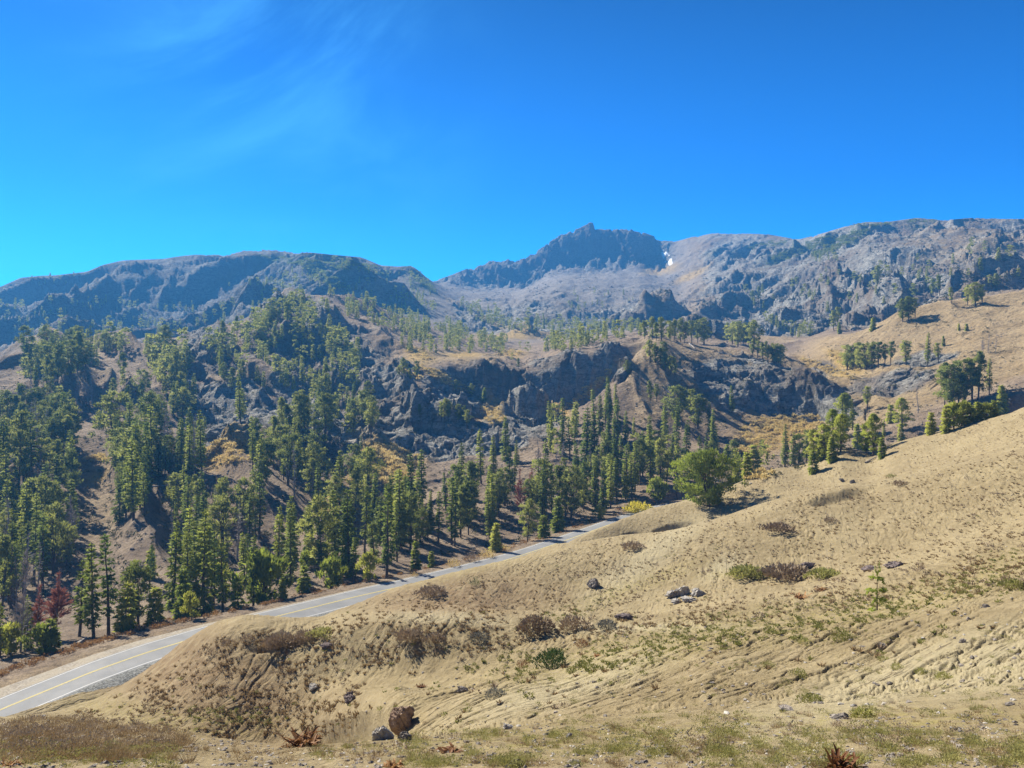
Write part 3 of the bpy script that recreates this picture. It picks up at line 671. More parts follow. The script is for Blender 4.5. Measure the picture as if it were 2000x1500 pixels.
def trunk_line(r, h, lean=.02, bend=.012, n=7):
    a = r.uniform(0,6.28); ts = np.linspace(0,1,n); ox = np.cumsum(r.normal(0,bend*h/n**.5,n)); oy = np.cumsum(r.normal(0,bend*h/n**.5,n)); ox-=ox[0]; oy-=oy[0]
    return np.stack([lean*h*ts*math.cos(a)+ox, lean*h*ts*math.sin(a)+oy, ts*h],-1)
def at_line(L, t):
    i = t*(len(L)-1); k = min(int(i),len(L)-2); return L[k]*(1-(i-k))+L[k+1]*(i-k)
def fir(seed, h=16., R=2.1, low=.1, dens=1., taper=.8, sparse=.12, fine=1., SL=.72, SW=.40):
    r = np.random.default_rng(seed); T=Soup(); C=Soup(); ln = trunk_line(r,h)
    ln2 = np.concatenate([ln[:1]-[0,0,.8], ln]); rd = np.concatenate([[.024*h],np.linspace(.019,.002,len(ln))*h]); T.tube(ln2, rd, 7)
    z = low; P=[];D=[]
    gapz = r.uniform(.2,.8,2); ph = r.uniform(0,6.28)
    while z < .985:
        k = max(3,int(round(r.uniform(4.5,7)*dens)))
        az0 = r.uniform(0,6.28)
        prof = (1-z)**taper*(1-.45*math.exp(-((z-low)/.10)**2))
        for b in range(k):
            if r.random() < sparse+.25*any(abs(z-g)<.03 for g in gapz): continue
            az = az0+6.28*b/k+r.normal(0,.25); L = R*prof*r.uniform(.62,1.12)*(1+.14*math.cos(az-ph))+.18
            el = math.radians(-22+50*z+r.normal(0,7)); d = np.array([math.cos(az)*math.cos(el),math.sin(az)*math.cos(el),math.sin(el)])
            p0 = at_line(ln,z)
            if L > .9 and r.random()<.75: T.tube([p0, p0+d*L*.8],[.035,.01],3)
            n = max(3,int(L*11*fine))
            ss = r.uniform(.12,1.,n)**.8
            side = np.array([-math.sin(az),math.cos(az),0])
            lat = r.normal(0,1,n)*(.10+.20*L*ss*(1.15-ss))
            P.append(p0+d*(ss*L)[:,None]+side*lat[:,None]+np.array([0,0,1])*(-.10*L*ss**2+r.normal(0,.07,n))[:,None])
            D.append(d*.8+side*(np.sign(lat)*.45)[:,None]+np.array([0,0,-.22]))
        z += r.uniform(.75,1.2)*.42/h/ .62
    P=np.concatenate(P);D=np.concatenate(D); C.tris(sprays(P,D,SL,SW,r))
    tip = np.repeat(ln[-1][None]-[0,0,.5],10,0)+r.normal(0,.09,(10,3))*[1,1,3]; C.tris(sprays(tip,np.tile([0,0,1.],(10,1)),.6,.16,r))
    return T.mesh('fir_trunk'), C.mesh('fir_crown',.62), h
def pine(seed, h=11., R=2.8, stems=3, low=.18, clumps=70, per=42, flat=1., up=.7, SL=.52, SW=.27):
    r = np.random.default_rng(seed); T=Soup(); C=Soup(); lines=[]
    for s in range(stems):
        a = r.uniform(0,6.28) if s else 0; spread = R*.38*r.uniform(.5,1.)*(s>0 or stems>1); hh = h*r.uniform(.75,.97) if s else h*.93
        t = np.linspace(0,1,7); L = np.stack([math.cos(a)*spread*t**1.3, math.sin(a)*spread*t**1.3, t*hh],-1)+np.cumsum(r.normal(0,.06,(7,3)),0)*[1,1,.2]; L[0]=[.12*math.cos(a)*s,.12*math.sin(a)*s,-.7]
        lines.append(L); T.tube(L, np.linspace(.020 if stems<2 else .015,.003,7)*h, 6)
    P=[];D=[]; k=0; tries=0
    while k<clumps and tries<clumps*20:
        tries+=1
        z = low+(1-low)*r.random()**.85; a = r.uniform(0,6.28)
        prof = math.sin(min(1,(z-low+.10)/(.52))*math.pi/2)*(1-max(0,(z-.58)/.42)**2.2)**.6 if z<1 else .1
        prof *= 1+.3*math.sin(2*a+seed)+.3*math.sin(3*a+z*11+seed)
        rr = R*prof*r.uniform(.35,1.05)
        c = np.array([math.cos(a)*rr, math.sin(a)*rr, z*h])
        L = lines[r.integers(len(lines))]; tz = np.clip((c[2]-.25*rr-.3)/L[-1][2],.05,.97); p0 = at_line(L,tz)
        c = c+ (p0*[1,1,0])*.35
        T.tube([p0,(p0+c)/2-[0,0,.08*rr],c],[.05,.035,.012],3)
        rad = r.uniform(.55,1.0)*(.75+.1*R); n = int(per*r.uniform(.7,1.3))
        o = r.normal(0,1,(n,3)); o/=np.linalg.norm(o,axis=1,keepdims=True); o*= (rad*r.random((n,1))**.5)*[1,1,.62*flat]
        P.append(c+o+[0,0,.1]); out=np.array([math.cos(a)*.5,math.sin(a)*.5,up]); D.append(o*.9+out)
        k+=1
    P=np.concatenate(P);D=np.concatenate(D); C.tris(sprays(P,D,SL,SW,r))
    return T.mesh('pine_trunk'), C.mesh('pine_crown',.62), h
def dead(seed, h=13., R=1.8, n=90, twigs=10, fan=False):
    r=np.random.default_rng(seed); T=Soup(); C=Soup(); ln=trunk_line(r,h,.04,.02); ln2=np.concatenate([ln[:1]-[0,0,.8],ln]); T.tube(ln2,np.concatenate([[.02*h],np.linspace(.016,.002,len(ln))*h]),6)
    P=[];D=[]
    for i in range(n):
        z=r.uniform(.18,.98); az=r.uniform(0,6.28); L=R*((1-z)**.6 if not fan else math.sin(min(1,z*1.35)*math.pi)**.7)*r.uniform(.35,1.05)+.15; el=math.radians(r.normal(40 if fan else 5,18))
        d=np.array([math.cos(az)*math.cos(el),math.sin(az)*math.cos(el),math.sin(el)]); p0=at_line(ln,z); mid=p0+d*L*.55+r.normal(0,.08,3); end=p0+d*L+[0,0,.12*L]
        C.tube([p0,mid,end],[.045,.03,.01],3)
        m=max(2,int(twigs*L/1.2)); ss=r.uniform(.3,1,m); P.append(p0+d*(ss*L)[:,None]+r.normal(0,.06,(m,3))); D.append(np.tile(d+[0,0,.25],(m,1)))
    P=np.concatenate(P);D=np.concatenate(D); C.tris(sprays(P,D*1.,.55,.06,r)); return T.mesh('dead_trunk'), C.mesh('dead_branches'), h
KIND = {}
def reg(k, protos, lm, bm): KIND[k] = []; [ (t.materials.append(bm), c.materials.append(lm), KIND[k].append((t,c,h))) for t,c,h in protos ]
reg('fir', [fir(1,17,2.2,.1,1.,.85,.16),fir(2,16,1.9,.14,1.,.78,.2),fir(3,18,2.5,.08,1.05,.9,.15),fir(4,16,1.7,.18,.95,.7,.24),fir(5,17,2.1,.10,1.,.75,.18),fir(6,15,2.4,.06,1.1,.85,.12)], M_fir, M_bark)
reg('slimfir', [fir(21,18,1.9,.24,.9,.55,.26),fir(22,17,1.7,.2,.9,.5,.22),fir(23,18,2.1,.28,.9,.55,.26)], M_fir, M_bark)
reg('young', [fir(31,6,1.35,.03,1.25,.8,.03,1.9),fir(32,6,1.15,.04,1.25,.75,.04,1.9),fir(33,5,1.4,.03,1.25,.85,.03,1.9)], M_young, M_bark)
reg('pine', [pine(41,11,2.4,3,.16,62),pine(42,12,1.9,2,.14,58),pine(43,10,2.7,4,.12,66),pine(44,13,1.8,2,.2,54),pine(45,11,2.1,3,.14,60),pine(46,12,2.2,3,.3,46)], M_pine, M_bark)
reg('ypine', [pine(47,11,2.6,3,.08,66,46),pine(48,10,2.4,3,.08,60,46)], M_young, M_bark)
reg('bigpine', [pine(51,12,6.4,7,.05,190,60,1.3,1.9)], M_young, M_bark)
reg('sapling', [fir(36,3,.75,.04,1.1,.8,.06,3.2,.34,.13)], M_young, M_bark)
reg('bush', [pine(61,4.5,1.5,4,.05,30,46,1.4,1.5),pine(62,4,1.7,5,.04,32,44,1.3,1.4),fir(63,5,1.5,.03,1.1,.6,.1,1.9)], M_young, M_bark)
reg('deadtree', [dead(71,14,1.7),dead(72,12,2.2,110,10,True),dead(73,15,1.3,80)], M_grey, M_deadwood)
reg('redtree', [dead(81,13,2.6,150,60,True)], M_red, M_deadwood)
reg('redtree2', [dead(82,12,2.0,120,36,True)], M_red, M_deadwood)
reg('far', [pine(91,10,2.1,1,.10,22,12,1.,.7,1.,.62),fir(92,12,2.1,.08,.7,.75,.05,.42,1.2,.75),fir(93,12,1.7,.1,.7,.7,.05,.42,1.2,.7),pine(94,10,2.5,1,.08,24,12,1.,.7,1.,.62)], M_fir, M_bark)
for kk in ('far',):
    for t,c,h in KIND[kk]: print('far tris', len(c.polygons), len(t.polygons))
print('fir', [len(c.polygons) for t,c,h in KIND['fir']], 'pine', [len(c.polygons) for t,c,h in KIND['pine']])
# ------------------------------------------------------------------ where the trees stand
TREES = []   # (x,y,z,h,kind,place,width factor,key)
def put(px_, top, base, kind, place, ymin, wf=1., key=True, note=None):
    p = hit(px_, base, ymin)
    if p is None: return
    h = (base-top)/F*p[1]
    TREES.append(dict(p=p, h=h, k=kind, pl=place, wf=wf, key=key, px=px_, hp=base-top, note=note))
RE = 'beside the far edge of the road'
ROADSIDE = [(18,1225,1278,'bush'),(40,1120,1274,'deadtree'),(72,1140,1262,'redtree2'),(110,1118,1248,'redtree'),(102,1207,1272,'young'),(55,1165,1268,'fir'),(155,1090,1243,'slimfir'),(183,1062,1250,'fir'),(212,1052,1248,'slimfir'),(270,1106,1234,'pine'),(303,1150,1222,'young'),(357,1122,1217,'young'),(335,1020,1190,'fir'),(400,998,1200,'fir'),(435,1062,1205,'fir'),(417,1045,1192,'slimfir'),(465,1137,1198,'young'),(495,1050,1190,'fir'),(515,1092,1187,'bush'),(553,1135,1177,'young'),(593,1105,1157,'young'),(647,1095,1150,'bush'),(755,945,1128,'fir'),(690,1050,1142,'slimfir'),(720,1090,1138,'bush'),(812,1060,1114,'young'),(842,1085,1116,'young'),(967,1028,1082,'young'),(1030,980,1060,'pine'),(1090,980,1046,'young'),(1063,1008,1052,'young'),(1172,1000,1025,'bush'),(1285,953,992,'bush'),(0,1175,1285,'fir'),(85,1225,1276,'bush'),(245,1150,1240,'young'),(375,1165,1212,'bush')]
def ysh(x): return float(np.interp(x, px, LY[IDX['verge']]))
for a in ROADSIDE: put(*a, RE, ysh(a[0])+(11 if a[2]-a[1] > 90 else 6 if a[2]-a[1] > 60 else 1.5))
MIDS = [(540,990,1125,'fir'),(574,968,1092,'fir'),(600,990,1100,'fir'),(627,975,1118,'pine'),(655,955,1100,'fir'),(684,955,1125,'fir'),(678,975,1110,'fir'),(805,885,1035,'fir'),(825,878,985,'fir'),(780,917,1075,'fir'),(785,1000,1072,'fir'),(856,960,1060,'slimfir'),(835,1000,1055,'pine'),(882,940,1064,'slimfir'),(900,965,1050,'pine'),(915,975,1045,'pine'),(902,865,965,'fir'),(918,905,985,'pine'),(940,838,945,'fir'),(962,850,935,'fir'),(990,815,900,'fir'),(997,870,955,'slimfir'),(1010,860,912,'fir'),(953,910,1000,'fir'),(975,925,1010,'pine'),(1017,915,1010,'redtree2'),(1040,905,978,'redtree2'),(1077,920,1000,'fir'),(1115,915,1015,'pine'),(1180,917,1005,'fir'),(1205,895,978,'fir'),(1222,905,975,'fir'),(1322,868,972,'fir'),(870,910,962,'deadtree'),(712,960,1085,'slimfir'),(735,975,1060,'fir'),(765,925,1050,'fir'),(1052,860,930,'deadtree'),(1085,865,925,'deadtree'),(1058,950,1000,'pine'),(1140,940,1000,'pine'),(1155,945,985,'pine')]
for a in MIDS: put(*a, 'in the open wood below the gorge', 150)
KN = [(1075,810,882,'fir'),(1100,815,890,'fir'),(1113,812,895,'slimfir'),(1122,815,878,'slimfir'),(1145,795,915,'fir'),(1165,808,925,'fir'),(1172,770,850,'fir'),(1182,770,832,'slimfir'),(1200,808,880,'fir'),(1222,803,862,'fir'),(1238,815,857,'slimfir'),(1268,810,900,'fir'),(1272,830,945,'fir'),(1300,785,870,'fir'),(1320,790,872,'fir'),(1362,770,838,'pine'),(1325,755,830,'pine'),(1350,760,822,'pine'),(1395,800,885,'fir'),(1385,785,852,'fir'),(1430,752,806,'fir'),(1420,870,906,'young'),(1240,860,960,'fir'),(1215,850,930,'fir'),(1255,840,930,'fir'),(1290,860,950,'pine'),(1340,820,900,'fir'),(1310,850,920,'fir'),(1190,860,935,'pine'),(1155,870,950,'deadtree'),(1095,860,920,'deadtree'),(1365,850,930,'fir'),(1470,870,930,'young')]
for a in KN: put(*a, 'on the knoll right of the gorge', 230)
for x in range(1262,1375,11): put(x+rng.uniform(-3,3), 626+rng.uniform(-6,6), 662+(x-1262)*.09, 'pine', 'along the bare knoll top', 400)
for x,t,b in [(1270,665,703),(1280,672,712),(1290,680,718),(1300,690,726),(1310,695,732),(1296,668,700),(1318,700,738),(1225,705,734),(1270,745,786),(1283,750,785),(1250,720,765)]: put(x,t,b,'pine' if x!=1250 else 'deadtree','on the bare knoll slope',380)
for x in (1420,1430,1441,1452,1462,1472,1440,1455): put(x, 630+rng.uniform(-3,5), 668+(x-1420)*.25+rng.uniform(-3,6), 'pine', 'in the grove above the dark outcrop', 420)
for x in (1470,1480,1490,1500,1508,1516,1525,1496,1512): put(x, 668+(x-1470)*.1+rng.uniform(-3,5), 698+(x-1470)*.25+rng.uniform(-2,4), 'pine', 'in the grove above the dark outcrop', 420)
HC = 'behind the crest of the tan hillside'
for a in [(1590,842,902,'ypine'),(1612,832,897,'ypine'),(1642,812,882,'ypine'),(1692,828,886,'ypine'),(1560,850,906,'ypine'),(1533,828,912,'fir'),(1548,845,905,'fir'),(1575,838,905,'fir'),(1605,845,898,'bush'),(1628,803,882,'ypine'),(1588,880,924,'young'),(1625,875,922,'young'),(1650,772,852,'ypine'),(1665,780,840,'fir'),(1675,830,875,'young'),(1706,812,890,'ypine'),(1722,855,894,'young'),(1727,818,858,'fir'),(1740,790,825,'young'),(1762,780,840,'ypine'),(1760,828,860,'young'),(1818,805,848,'young'),(1848,798,850,'young'),(1862,800,845,'bush'),(1878,795,838,'bush'),(1895,797,835,'bush'),(1910,790,828,'young'),(1925,792,822,'bush'),(1942,783,818,'young'),(1958,755,806,'young'),(1460,885,935,'young'),(1442,898,942,'young')]: put(*a, HC, 212 if a[0]<1700 else 196)
put(1385,884,988,'bigpine','on the crest of the tan hillside',185,1.)
GH = 'on the far tan grassy slope'
for a in [(1793,748,806,'deadtree'),(1845,712,795,'pine'),(1860,715,797,'pine'),(1872,725,790,'pine'),(1885,705,786,'pine'),(1898,700,782,'pine'),(1910,690,780,'pine'),(1932,700,770,'fir'),(1693,755,804,'pine'),(1812,649,712,'fir'),(1832,670,708,'pine'),(1770,665,713,'pine'),(1655,675,722,'pine'),(1666,676,722,'pine'),(1680,670,722,'pine'),(1692,672,722,'pine'),(1702,668,720,'pine'),(1716,668,717,'pine'),(1728,672,715,'pine'),(1740,667,712,'pine'),(1843,657,676,'young'),(1873,632,645,'young'),(1888,632,646,'young'),(1920,655,690,'deadtree'),(1930,650,690,'deadtree'),(1945,655,688,'deadtree'),(1905,553,597,'pine'),(1890,558,597,'pine'),(1918,556,594,'pine'),(1945,535,563,'pine'),(1835,538,576,'pine'),(1822,545,580,'pine'),(1775,580,627,'pine'),(1763,585,628,'pine'),(1787,582,620,'pine'),(1858,562,592,'pine'),(1636,600,640,'pine'),(1628,608,645,'pine'),(1640,630,652,'young'),(1713,520,558,'pine'),(1482,560,592,'pine'),(1470,568,590,'pine'),(1705,620,645,'young')]: put(*a, GH, 300)
BT = 'on the grey rock buttress'
for a in [(820,790,815,'pine'),(868,780,820,'pine'),(862,785,822,'slimfir'),(875,782,820,'pine'),(895,790,822,'pine'),(905,792,822,'pine'),(912,800,838,'pine'),(890,742,768,'pine'),(920,750,775,'pine'),(945,758,782,'young'),(815,705,745,'pine'),(790,700,735,'pine'),(780,715,735,'pine'),(800,720,740,'young'),(720,745,800,'pine'),(708,770,830,'pine'),(1000,690,704,'pine'),(1012,700,720,'pine'),(690,800,850,'pine'),(705,850,880,'fir')]: put(*a, BT, 260)
# woods: polygons of bearing and drop in which trees stand, with their number, mean height (m) and mix of kinds
def inpoly(x, y, P):
    c = False; j = len(P)-1
    for i in range(len(P)):
        if (P[i][1] > y) != (P[j][1] > y) and x < (P[j][0]-P[i][0])*(y-P[i][1])/(P[j][1]-P[i][1])+P[i][0]: c = not c
        j = i
    return c
def wood(P, n, hm, kinds, place, ymin, sep=7., clump=0., ymax=1e9):
    x0,x1 = min(p[0] for p in P), max(p[0] for p in P); y0,y1 = min(p[1] for p in P), max(p[1] for p in P)
    got = []; t = 0
    while len(got) < n and t < n*40:
        t += 1
        x, y = rng.uniform(x0,x1), rng.uniform(y0,y1)
        if not inpoly(x,y,P): continue
        if clump and perlin(np.array([x/38.+ymin*.1]), np.array([y/26.+1.7]))[0] < clump-.5: continue
        p = hit(x,y,ymin)
        if p is None or p[1] > ymax: continue
        s = sep*(F/p[1])*.001*p[1]/ (F*.001)
        if any((p[0]-g[0])**2+(p[1]-g[1])**2 < s*s for g in got): continue
        got.append(p); k = kinds[rng.integers(len(kinds))]
        h = hm*rng.uniform(.62,1.28)
        if k in ('young','bush'): h *= .4
        TREES.append(dict(p=p,h=h,k=k,pl=place,wf=1.,key=False,px=x,hp=h*F/p[1],note=None))
ff = ['fir','slimfir','slimfir','pine','fir','fir']
DL = 'in the dense wood on the left slope'
wood([(0,830),(60,815),(130,860),(150,960),(150,1090),(100,1150),(0,1230)], 100, 17, ff+['slimfir','pine','deadtree','deadtree'], DL, 118, 3.2)
wood([(30,800),(110,790),(150,840),(140,900),(20,880)], 26, 15, ['pine','pine','fir','deadtree'], DL, 200, 4.)
wood([(40,700),(190,690),(188,722),(130,745),(50,780)], 44, 17, ['pine','pine','fir','slimfir'], 'on the wooded end of the left ridge', 350, 4.)
for x in (60,72,85,98,165,172,180,150): put(x, 770+rng.uniform(-60,-30) if x<110 else 735, 790+rng.uniform(-10,15) if x<110 else 790+rng.uniform(-5,10), 'deadtree', 'in the bare grey stand below the ridge', 350)
wood([(188,672),(250,676),(245,692),(190,690)], 15, 13, ['pine','fir','pine'], 'on the wooded end of the left ridge', 400, 3.)
wood([(285,680),(365,690),(372,740),(320,760),(290,720)], 34, 13, ['pine','slimfir','fir'], 'on the wooded left ridge', 350, 4.)
wood([(330,760),(380,790),(370,830),(330,810)], 12, 14, ['pine','fir'], 'on the wooded left ridge', 330, 4.)
ST = 'in the strip of forest beside the bare gully'
wood([(222,880),(300,880),(290,960),(285,1020),(232,1020)], 32, 19, ff, ST, 150, 3.4)
wood([(290,860),(400,880),(395,935),(310,950)], 28, 18, ff+['deadtree','deadtree'], ST, 180, 4.)
wood([(340,1000),(490,1010),(520,1080),(380,1120),(330,1080)], 26, 16, ['pine','fir','slimfir','deadtree'], 'in the hollow above the road', 140, 4.5)
wood([(480,880),(600,870),(640,930),(620,980),(500,960)], 30, 16, ['pine','fir','pine','slimfir','deadtree'], 'in the clump below the ribbed slope', 200, 4.5)
wood([(600,960),(720,930),(740,1000),(640,1040)], 16, 13, ['pine','fir'], 'in the clump below the ribbed slope', 200, 6.)
wood([(290,1130),(480,1110),(640,1100),(640,1140),(430,1190),(280,1215)], 16, 15, ['fir','fir','young','bush','slimfir'], 'in the trees just behind the roadside row', 148, 4.5)
RS = 'on the ribbed slope below the middle ridge'
wood([(478,640),(550,600),(600,590),(640,640),(700,680),(700,760),(640,780),(560,760),(500,700)], 140, 9.5, ['pine','fir','slimfir'], RS, 330, 4.5, .38)
wood([(420,680),(470,700),(520,760),(470,780),(430,760)], 14, 13, ['pine','fir'], RS, 320, 5.)
wood([(600,760),(720,800),(740,860),(640,850)], 22, 13, ['pine','fir'], RS, 260, 6.)
wood([(460,800),(480,800),(480,830),(460,830)], 2, 18, ['fir'], RS, 280, 3.)
wood([(545,820),(600,830),(610,860),(550,860)], 10, 14, ['pine'], RS, 250, 4.)
UP = 'on the wooded slope above the cliffs'
wood([(600,575),(700,560),(850,600),(900,650),(850,680),(740,640),(640,610)], 140, 9.5, ['pine','fir','pine'], UP, 500, 6., .42)
wood([(760,650),(900,640),(1010,675),(1050,700),(1000,702),(900,690),(800,690)], 120, 10.5, ['pine','fir','pine'], UP, 480, 5., .3)
wood([(1060,660),(1250,640),(1260,652),(1180,672),(1100,688),(1060,690)], 60, 12, ['pine','pine','fir'], UP, 500, 5., .3)
wood([(880,590),(1000,615),(1100,630),(1240,630),(1240,650),(1100,650),(1000,650),(930,630)], 110, 12, ['pine','fir','pine'], UP, 640, 6., .35)
wood([(1080,575),(1240,570),(1240,600),(1100,610)], 16, 9, ['pine'], 'on the far bench below the scree', 800, 8.)
wood([(1490,625),(1560,640),(1600,660),(1540,660)], 22, 11, ['pine'], 'in the upper valley below the rocky mountainside', 520, 4.)
LM = 'on the hazy left mountain'
wood([(0,600),(150,585),(300,600),(420,600),(540,570),(540,590),(440,630),(300,655),(190,650),(0,670)], 110, 10, ['pine','fir'], LM, 680, 9., .5)
wood([(440,560),(560,530),(620,520),(640,560),(560,575)], 40, 10, ['pine'], LM, 800, 9., .4)
wood([(640,510),(800,530),(850,560),(850,600),(700,555)], 45, 9, ['pine'], LM, 850, 8., .3)
wood([(60,545),(150,540),(150,560),(60,560)], 8, 9, ['pine'], LM, 900, 8.)
RM = 'on the rocky right mountainside'
wood([(1450,560),(1650,520),(1900,470),(2000,480),(2000,550),(1800,580),(1640,620),(1460,600)], 55, 11, ['pine','fir'], RM, 560, 10., .5)
wood([(1580,500),(1630,480),(1640,510),(1600,520)], 22, 9, ['pine'], RM, 700, 7.)
wood([(1550,480),(1690,450),(1690,465),(1560,500)], 30, 4, ['pine'], RM, 800, 7.)
wood([(1150,900),(1290,860),(1400,860),(1400,930),(1250,960),(1120,980)], 26, 14, ['fir','fir','pine','slimfir'], 'on the knoll right of the gorge', 230, 5.)
wood([(760,1000),(900,980),(1000,960),(1000,1020),(870,1060),(780,1080)], 12, 12, ['fir','pine','young'], 'in the open wood below the gorge', 170, 6.)

wood([(700,1000),(860,980),(1000,985),(1010,1040),(880,1085),(720,1105)], 26, 15, ['fir','slimfir','fir','pine'], 'in the open wood below the gorge', 165, 4.)
wood([(1000,950),(1250,930),(1260,975),(1120,1010),(1010,1030)], 24, 15, ['fir','slimfir','fir','pine'], 'in the open wood below the gorge', 200, 4.)
wood([(1060,830),(1180,790),(1240,830),(1230,920),(1080,930)], 16, 16, ['fir','slimfir'], 'on the knoll right of the gorge', 240, 4.)
wood([(1420,905),(1520,880),(1640,850),(1640,880),(1520,915),(1440,940)], 10, 9, ['fir','young','pine'], HC, 225, 5.)

wood([(390,690),(480,640),(560,590),(600,580),(560,640),(480,690)], 26, 12, ['pine','fir'], 'on the wooded left ridge', 380, 5., .35)
wood([(190,720),(330,760),(330,850),(220,800)], 8, 12, ['pine','fir'], 'on the wooded left ridge', 330, 8.)
n0 = len(TREES)
wood([(-270,720),(-20,700),(-20,1230),(-270,1300)], 70, 15, ff, DL, 130, 5.)
for t in TREES[n0:]: t['off'] = True
ORD = ['first','second','third','fourth','fifth','sixth','seventh','eighth','ninth','tenth','eleventh','twelfth']
NAME = {'fir':'fir_tree','slimfir':'fir_tree','young':'young_conifer','pine':'pine_tree','bigpine':'pine_tree','ypine':'pine_tree','bush':'conifer_bush','deadtree':'dead_tree','redtree':'dead_tree','redtree2':'dead_tree'}
LOOK = {'fir':'dark green conical fir','slimfir':'slim bare-stemmed fir','young':'young bright green conifer','pine':'bushy grey-green pine','bigpine':'broad yellow-green pine with pale forked trunk','ypine':'bushy bright green pine','bush':'low bushy green conifer','deadtree':'bare grey dead conifer','redtree':'rust-red dead conifer','redtree2':'thin brownish dead conifer'}
def shape_key(t):
    return t['hp']*(2.5 if t['key'] else 1)
TREES.sort(key=lambda t: -shape_key(t))
count = {}; indiv = []; rest = []
LIM = {'fir_tree':290,'pine_tree':290,'young_conifer':120,'conifer_bush':80,'dead_tree':60}
for t in TREES:
    n = NAME[t['k']]
    if not t.get('off') and count.get(n,0) < LIM[n] and (t['key'] or t['hp'] > 13): count[n] = count.get(n,0)+1; indiv.append(t)
    else: rest.append(t)
print('trees', len(TREES), count, 'rest', len(rest))
# labels: look + place (+ order along the picture where the place holds few of them)
sets = {}
for t in indiv: sets.setdefault((LOOK[t['k']], t['pl'], t['key']), []).append(t)
for (lk, pl, key), L in sets.items():
    L.sort(key=lambda t: t['px'])
    if len(L) == 1: L[0]['label'] = f'{lk} {pl}'
    elif key and len(L) <= 12:
        hs = sorted(L, key=lambda t: -t['hp'])
        for i, t in enumerate(L): t['label'] = f'{lk} {pl}, {ORD[i]} from left' if i < len(L)-1 else f'{lk} {pl}, rightmost'
    else:
        med = sorted(t['hp'] for t in L)[len(L)//2]
        for t in L: t['label'] = ('taller ' if t['hp'] > med*1.12 else 'shorter ' if t['hp'] < med*.88 else '')+f'{lk} {pl}'
def conifer(t):
    T, C, h0 = KIND[t['k']][rng.integers(len(KIND[t['k']]))]
    s = t['h']/h0; n = NAME[t['k']]
    e = bpy.data.objects.new(n, None); col.objects.link(e); e.empty_display_size = .5
    x,y,z = t['p']; e.location = (x,y,z); wf = t['wf']*rng.uniform(.86,1.12)
    e.scale = (s*wf, s*wf, s); e.rotation_euler = (rng.normal(0,.025), rng.normal(0,.025), rng.uniform(0,6.28))
    tag(e, t['label'], 'dead tree' if 'dead' in n else 'bush' if 'bush' in n else 'tree', 'conifers '+t['pl'])
    for nm, me in (('trunk',T),('crown',C)):
        o = bpy.data.objects.new(nm, me); col.objects.link(o); o.parent = e
for t in indiv: conifer(t)
# the far-off wood: too many and too small to count
fv=[];ff_=[];mi=[];nv=0
cache=[]
for T,C,h in KIND['far']:
    V=np.empty(len(C.vertices)*3,np.float32); C.vertices.foreach_get('co',V); Fq=np.empty(len(C.polygons)*3,np.int32); C.loops.foreach_get('vertex_index',Fq); cache.append((V.reshape(-1,3),Fq.reshape(-1,3),h))
for t in rest:
    V,Fq,h=cache[rng.integers(len(cache))]; s=t['h']/h; a=rng.uniform(0,6.28); c_,s_=math.cos(a),math.sin(a); wf=rng.uniform(.9,1.3)
    R=np.array([[c_,-s_,0],[s_,c_,0],[0,0,1]]); W=(V*[s*wf,s*wf,s])@R.T+t['p']; fv.append(W); ff_.append(Fq+nv); nv+=len(V)
if fv:
    fo=link('forest', np_mesh('forest', np.concatenate(fv), np.concatenate(ff_), smooth=False), M_pine); tag(fo,'far scattered conifers dotting the mountain slopes','forest',None,'stuff')
for k in KIND:
    if k == 'sapling': continue
    for T,C,h in KIND[k]:
        for me in (T,C):
            if me.users==0: bpy.data.meshes.remove(me)
# ------------------------------------------------------------------ low growth and stones of the near slope
def plain(name, ca, cb, scale=6., rough=.9, trans=0.):
    if trans: return leaf_mat(name, ca, cb, trans)
    m, nt, bs = new_mat(name, rough); q = N(nt); n = q.noise(q.pos(), scale, 5, .7)
    q.put(bs.inputs['Base Color'], q.mix(q.ramp(n,.35,.65), ca, cb)); q.put(bs.inputs['Normal'], q.bump(n,.8,.6/scale)); return m
M_dry = plain('dry_grass', (.24,.16,.08), (.46,.35,.19), 1.5, .9, .25)
M_olive = plain('olive_leaves', (.20,.20,.055), (.42,.40,.13), 1.5, .8, .35)
M_brown = plain('brown_twigs', (.22,.16,.105), (.40,.31,.21), 2., .9, .1)
M_gold = plain('golden_leaves', (.50,.36,.13), (.70,.56,.25), .25, .8, .35)
M_yellow = plain('yellow_leaves', (.55,.46,.05), (.75,.66,.10), .5, .8, .4)
M_rust = plain('rust_leaves', (.16,.065,.025), (.40,.22,.09), 5., .7, .25)
M_juni = plain('dark_green_leaves', (.035,.065,.02), (.10,.14,.045), 3., .7, .3)
M_greysh = plain('grey_leaves', (.16,.155,.13), (.30,.29,.24), 3., .8, .2)
M_scrubfar = plain('scrub_leaves', (.055,.07,.03), (.17,.15,.06), .2, .9, .2)
M_stone = plain('stone', (.13,.115,.105), (.30,.26,.225), 2.2)
M_pstone = plain('pale_stone', (.28,.255,.225), (.50,.46,.41), 2.5)
M_redrock = plain('reddish_stone', (.19,.125,.09), (.36,.26,.19), 2.)
M_purp = plain('purplish_stone', (.12,.095,.09), (.27,.215,.20), 2.)

